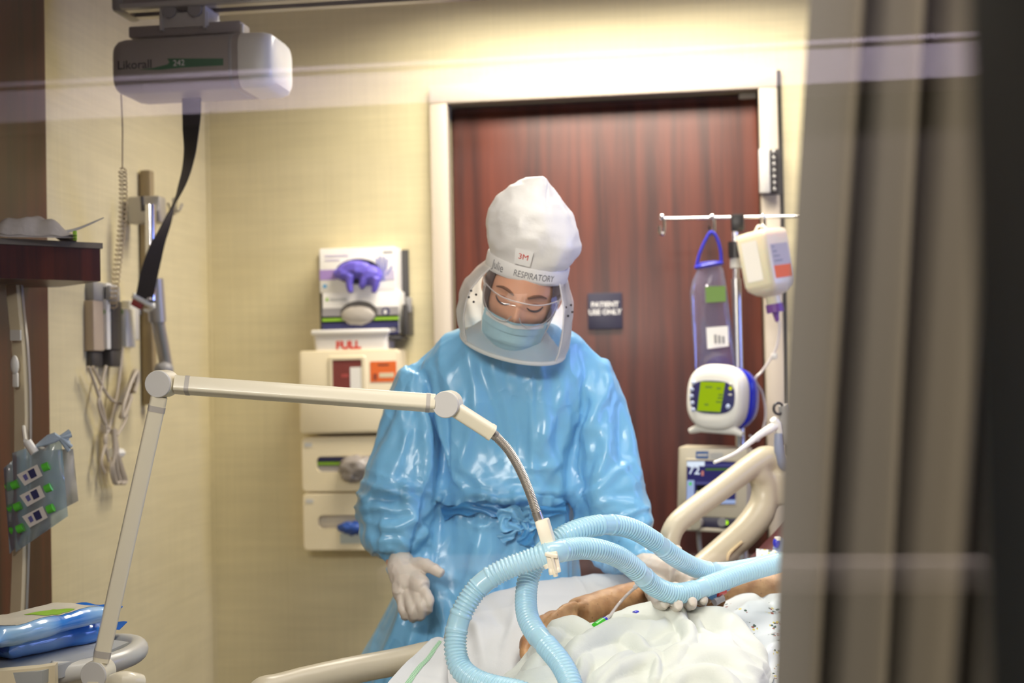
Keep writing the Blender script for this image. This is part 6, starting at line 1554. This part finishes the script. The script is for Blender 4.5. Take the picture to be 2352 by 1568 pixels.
obj('nose_band', MB().grid([[maskp(u, v_) + ef * .0012 for u in np.linspace(-.92, .92, 31)] for v_ in np.linspace(.03, .12, 4)]), mat('white mask band', srgb(236, 238, 236), .7), mask, smooth=180)
for s_ in (-1, 1):
    for v_ in (.05, .8):
        obj('ear_loop', MB().tube([maskp(s_ * .99, v_), Hd(s_ * .072, -.03, .03), Hd(s_ * .079, .0, -.004)], .0012, 6, smooth=3), M_white, mask)
# safety glasses
M_lens = clear('clear lens', gain=.25, tint=(.97, .98, .98, 1), haze=.03)
gz = lambda x: .126 - .052 * abs(x / .07) ** 2.0
G = [[Hd(x, y + (.004 if abs(x) > .01 else 0) - (.010 * math.exp(-(x / .010) ** 2) if y > 9 else 0), gz(x) + .004 * (1 - (y / .024) ** 2)) for x in np.linspace(-.07, .07, 41)] for y in np.linspace(-.024, .020, 12)]
gls = obj('safety_glasses', MB().grid(G), M_lens, nu, smooth=180)
M_rim = mat('clear rim', srgb(214, 208, 206), .15, Alpha=.55)
obj('top_rim', MB().tube([Hd(x, .0245 + .002 * math.cos(x * 60), gz(x) + .001) for x in np.linspace(-.071, .071, 25)], .0013, 8), M_rim, gls)
for s_ in (-1, 1):
    obj('lower_rim', MB().tube([Hd(s_ * x, y_, gz(x) + .001) for x, y_ in ((.008, -.006), (.016, -.019), (.034, -.0235), (.055, -.020), (.069, -.004), (.071, .022))], .0011, 8, smooth=5), M_rim, gls)
    obj('temple_arm', MB().tube([Hd(s_ * .071, .018, gz(.071)), Hd(s_ * .078, .012, .03), Hd(s_ * .08, .006, -.01)], .0025, 8, smooth=4), M_rim, gls)

# ------------------------------------------------------------------ hood
hr_, hu_, hf_ = frame(12.5, 16)
HO = W(1211, 613, 2.80)
Hh = lambda x, y, z: HO + hr_ * (x * q) + hu_ * (y * q) + hf_ * (z * q)
M_hood = mottle(mat('white hood fabric', srgb(246, 244, 240), .42, Subsurface_Weight=.1, Subsurface_Radius=(.02, .02, .02)), .015, 20, .10, 90)
spec = [(4, 90, 94, 0), (18, 89, 96, 0), (38, 98, 102, 4), (60, 105, 106, 3), (80, 108, 107, 1), (110, 102, 102, -7), (144, 84, 88, -16), (168, 63, 68, -18), (187, 44, 48, -19), (199, 26, 30, -18), (206, 12, 14, -16), (209, 4, 5, -15)]
R = []
ys = np.interp(np.linspace(0, len(spec) - 1, 60), range(len(spec)), [s_[0] for s_ in spec])
for i, y_ in enumerate(ys):
    w_ = np.interp(y_, [s_[0] for s_ in spec], [s_[1] for s_ in spec]); d_ = np.interp(y_, [s_[0] for s_ in spec], [s_[2] for s_ in spec]); dx = np.interp(y_, [s_[0] for s_ in spec], [s_[3] for s_ in spec])
    R.append([Hh(dx + w_ * math.sin(2 * math.pi * k / 96), y_, d_ * math.cos(2 * math.pi * k / 96)) for k in range(96)])
mb = MB().loft(R); v = np.array([tuple(p) for p in mb.v]); n_ = normals(mb)
loc = np.stack([(v - np.array(HO)) @ np.array(a) for a in (hr_, hu_, hf_)], 1)
hgt = loc[:, 1] / q; ang_k = np.arctan2(loc[:, 0], loc[:, 2])
fade = np.clip((hgt - 6) / 40, 0, 1)
d_ = fade * (ridge(v * 15 + 2) * .004 + ridge(v * 30 + 8) * .0022 + vnoise(v * 9) * .004)
d_ += np.exp(-((hgt - 18) / 16.) ** 2) * np.sin(ang_k * 22 + np.sin(ang_k * 5) * 2) * .0005
# three crown seams
for s0 in (.25, 1.9, -2.0): d_ -= .003 * np.exp(-((ang_k - s0) / .05) ** 2) * np.clip((hgt - 120) / 50, 0, 1)
mb.v = v + n_ * d_[:, None]
mb_hood = mb
nt, L, bs = nodes(M_hood); trn = N(M_hood, 'ShaderNodeBsdfTranslucent'); trn.inputs[0].default_value = srgb(236, 234, 228); mxs = N(M_hood, 'ShaderNodeMixShader'); mxs.inputs[0].default_value = .15
L.new(bs.outputs[0], mxs.inputs[1]); L.new(trn.outputs[0], mxs.inputs[2]); L.new(mxs.outputs[0], nt['Material Output'].inputs[0])
hood = obj('hood', mb, M_hood, nu, smooth=180)
def brimp(a, y_, o=0.0):
    w_ = 95 + o; return Hh(w_ * math.sin(a), y_, (99 + o) * math.cos(a))
ba = np.linspace(0, 2 * math.pi, 97)[:-1]
obj('brim', MB().loft([[brimp(a, y_, o_) for a in ba] for y_, o_ in ((-12, -2), (-14, 0), (-10, 2), (18, 1.5), (21, 0), (21, -3))], caps=False), M_hood, hood)
# logo patch and handwriting on the brim
pa_ = -.02
def onhood(a, y_, o): 
    w_ = np.interp(y_, [s_[0] for s_ in spec], [s_[1] for s_ in spec]) + o; d2 = np.interp(y_, [s_[0] for s_ in spec], [s_[2] for s_ in spec]) + o
    return Hh(w_ * math.sin(a), y_, d2 * math.cos(a))
G = [[onhood(a, y_, 7.0) for a in np.linspace(-.31, .06, 12)] for y_ in np.linspace(25, 62, 8)]
pz = MB().grid(G); obj('logo_patch', pz, mat('white patch', srgb(250, 248, 244), .35), hood, smooth=180)
text('logo_lettering', '3M', M_red, lambda x, y: onhood(-.12 + x / 100, 45 + y, 7.8), hood, size=18, bold=0, spacing=.95)
M_pen = mat('felt pen', srgb(92, 92, 96), .6)
text('handwriting', 'Julie', M_pen, lambda x, y: brimp(-.74 + x / 94, 4 + y * 1.3 - x * .08, 2.3), hood, size=21, bold=-.1)
text('handwriting', 'RESPIRATORY', M_pen, lambda x, y: brimp(.22 + x / 96, 3 + y * 1.35, 2.3), hood, size=15.5, bold=-.1, spacing=1.0)
# neck shroud with clear visor
ss = [(-4, 92, 98, 94, 0), (-30, 110, 122, 104, -4), (-60, 127, 140, 112, -6), (-95, 134, 148, 116, -5), (-130, 135, 148, 118, -2), (-165, 130, 140, 114, 3), (-188, 122, 130, 106, 6)]
def shp(a, y_, o=0.0):
    w_, fd, bd, dx = (np.interp(-y_, [-s_[0] for s_ in ss], [s_[i] for s_ in ss]) for i in (1, 2, 3, 4))
    c_ = math.cos(a); return Hh(dx + (w_ + o) * math.sin(a), y_, (fd + o if c_ > 0 else bd + o) * c_)
A0_ = math.radians(57)
yy = np.linspace(-2, -188, 40)
mb = MB().grid([[shp(a, y_, 2.0 * math.sin(a * 9 + y_ * .03) + 1.5 * math.sin(a * 17 - y_ * .05)) for a in np.linspace(A0_, 2 * math.pi - A0_, 90)] for y_ in yy])
M_shr = mat('white shroud fabric', srgb(250, 247, 242), .55); nt, L, bs = nodes(M_shr)
trn = N(M_shr, 'ShaderNodeBsdfTranslucent'); trn.inputs[0].default_value = srgb(252, 249, 243); mxs = N(M_shr, 'ShaderNodeMixShader'); mxs.inputs[0].default_value = .72
L.new(bs.outputs[0], mxs.inputs[1]); L.new(trn.outputs[0], mxs.inputs[2]); L.new(mxs.outputs[0], nt['Material Output'].inputs[0])
shr = obj('neck_shroud', mb, M_shr, hood, smooth=180)
M_visor = clear('clear visor', gain=.5, tint=(.98, .98, .98, 1), rough=.06, haze=.03)
mb = MB().grid([[shp(a, y_, 0.8 * math.sin(a * 11)) for a in np.linspace(-A0_, A0_, 60)] for y_ in np.linspace(-8, -186, 30)])
vis = obj('visor', mb, M_visor, hood, smooth=180)
obj('bottom_rim', MB().tube([shp(a, -188, 0) for a in np.linspace(0, 2 * math.pi, 97)], .0042, 8), M_shr, hood)
for s_ in (-1, 1): obj('visor_seam', MB().tube([shp(s_ * A0_, y_, 1) for y_ in np.linspace(-8, -186, 30)], .0016, 6), mat('seam tape', srgb(226, 224, 222), .4, Alpha=.7), hood)
# inner collar that closes round the neck
G = [[shp(a, -186, -3) * (1 - f_) + (HO + hr_ * (q * (0 + 52 * math.sin(a))) + hu_ * (q * -128) + hf_ * (q * (-25 + 52 * math.cos(a)))) * f_ for a in np.linspace(0, 2 * math.pi, 73)] for f_ in np.linspace(0, 1, 10)]
obj('inner_collar', MB().grid(G), M_shr, hood, smooth=180)
for s_, lst in ((-1, ((1082, 667), (1093, 676), (1077, 683), (1089, 693))), (1, ((1300, 706), (1312, 701), (1314, 716), (1304, 725)))):
    for hx, hy in lst:
        best = None
        for a in np.linspace(.7, 1.75, 60):
            for y_ in np.linspace(-20, -120, 60):
                p = shp(s_ * a, y_, 2.6); t2 = to_px(np.array([tuple(p)])); e_ = abs(t2[0][0] - hx) + abs(t2[1][0] - hy)
                if best is None or e_ < best[0]: best = (e_, p)
        obj('vent_hole', MB().ell(best[1] - CF * .001, (CR * .0024, CF * .0012, CU * .0024), 10, 6), M_ink, shr)

# ------------------------------------------------------------------ gloved hands
M_glove = mat('grey nitrile glove', srgb(206, 196, 184), .45, Subsurface_Weight=.08)
def hand(parts, name):
    b = MB()
    for k, (pts, rad) in enumerate(parts): b.tube([W(*p) for p in pts], [r * pxm(pts[0][2]) for r in rad], 14, smooth=5)
    return b
b = hand([([(918, 1286, 2.83), (925, 1312, 2.80), (938, 1338, 2.775), (945, 1360, 2.76)], [30, 33, 36, 30]),
          ([(950, 1325, 2.78), (965, 1345, 2.745), (975, 1352, 2.735)], [26, 24, 18]),
          ([(920, 1345, 2.77), (922, 1370, 2.75)], [22, 18]),
          ([(945, 1300, 2.80), (972, 1296, 2.775), (996, 1306, 2.755), (1016, 1318, 2.745)], [20, 16, 13, 10]),
          ([(968, 1350, 2.74), (984, 1376, 2.72), (983, 1398, 2.725), (976, 1408, 2.735)], [14, 12.5, 11.5, 9]),
          ([(952, 1358, 2.745), (965, 1388, 2.718), (968, 1410, 2.722), (962, 1420, 2.735)], [14, 12.5, 11.5, 9]),
          ([(936, 1362, 2.75), (945, 1395, 2.722), (950, 1415, 2.725), (946, 1424, 2.735)], [13.5, 12, 11, 9]),
          ([(920, 1365, 2.755), (924, 1394, 2.735), (930, 1412, 2.735), (930, 1420, 2.745)], [12.5, 11, 10, 8])], 'hand')
g = fuse(b, .0026, 4); g.v = g.v + normals(g) * (ridge(g.v * 60) * .0012)[:, None]
obj('glove', g, M_glove, nu, smooth=180)
b = hand([([(1462, 1292, 2.80), (1490, 1306, 2.755), (1525, 1318, 2.715), (1560, 1325, 2.69)], [30, 35, 40, 34]),
          ([(1490, 1330, 2.72), (1510, 1350, 2.67), (1530, 1362, 2.63)], [30, 24, 18]), ([(1560, 1318, 2.70), (1590, 1345, 2.66)], [28, 20]),
          ([(1520, 1300, 2.74), (1540, 1284, 2.735), (1553, 1268, 2.73), (1557, 1256, 2.725)], [19, 15, 13.5, 10]),
          ([(1490, 1345, 2.66), (1504, 1376, 2.56), (1518, 1388, 2.50), (1527, 1384, 2.46)], [16, 14.5, 13, 11]),
          ([(1520, 1352, 2.65), (1540, 1384, 2.55), (1552, 1394, 2.49), (1558, 1388, 2.455)], [16, 14.5, 13, 11]),
          ([(1552, 1350, 2.65), (1574, 1380, 2.56), (1586, 1388, 2.50), (1592, 1380, 2.465)], [15.5, 14, 12.5, 10.5]),
          ([(1582, 1345, 2.66), (1604, 1372, 2.58), (1614, 1380, 2.53), (1616, 1374, 2.50)], [14, 12.5, 11, 9])], 'hand')
g = fuse(b, .0026, 4); g.v = g.v + normals(g) * (ridge(g.v * 60) * .001)[:, None]
obj('glove', g, M_glove, nu, smooth=180)
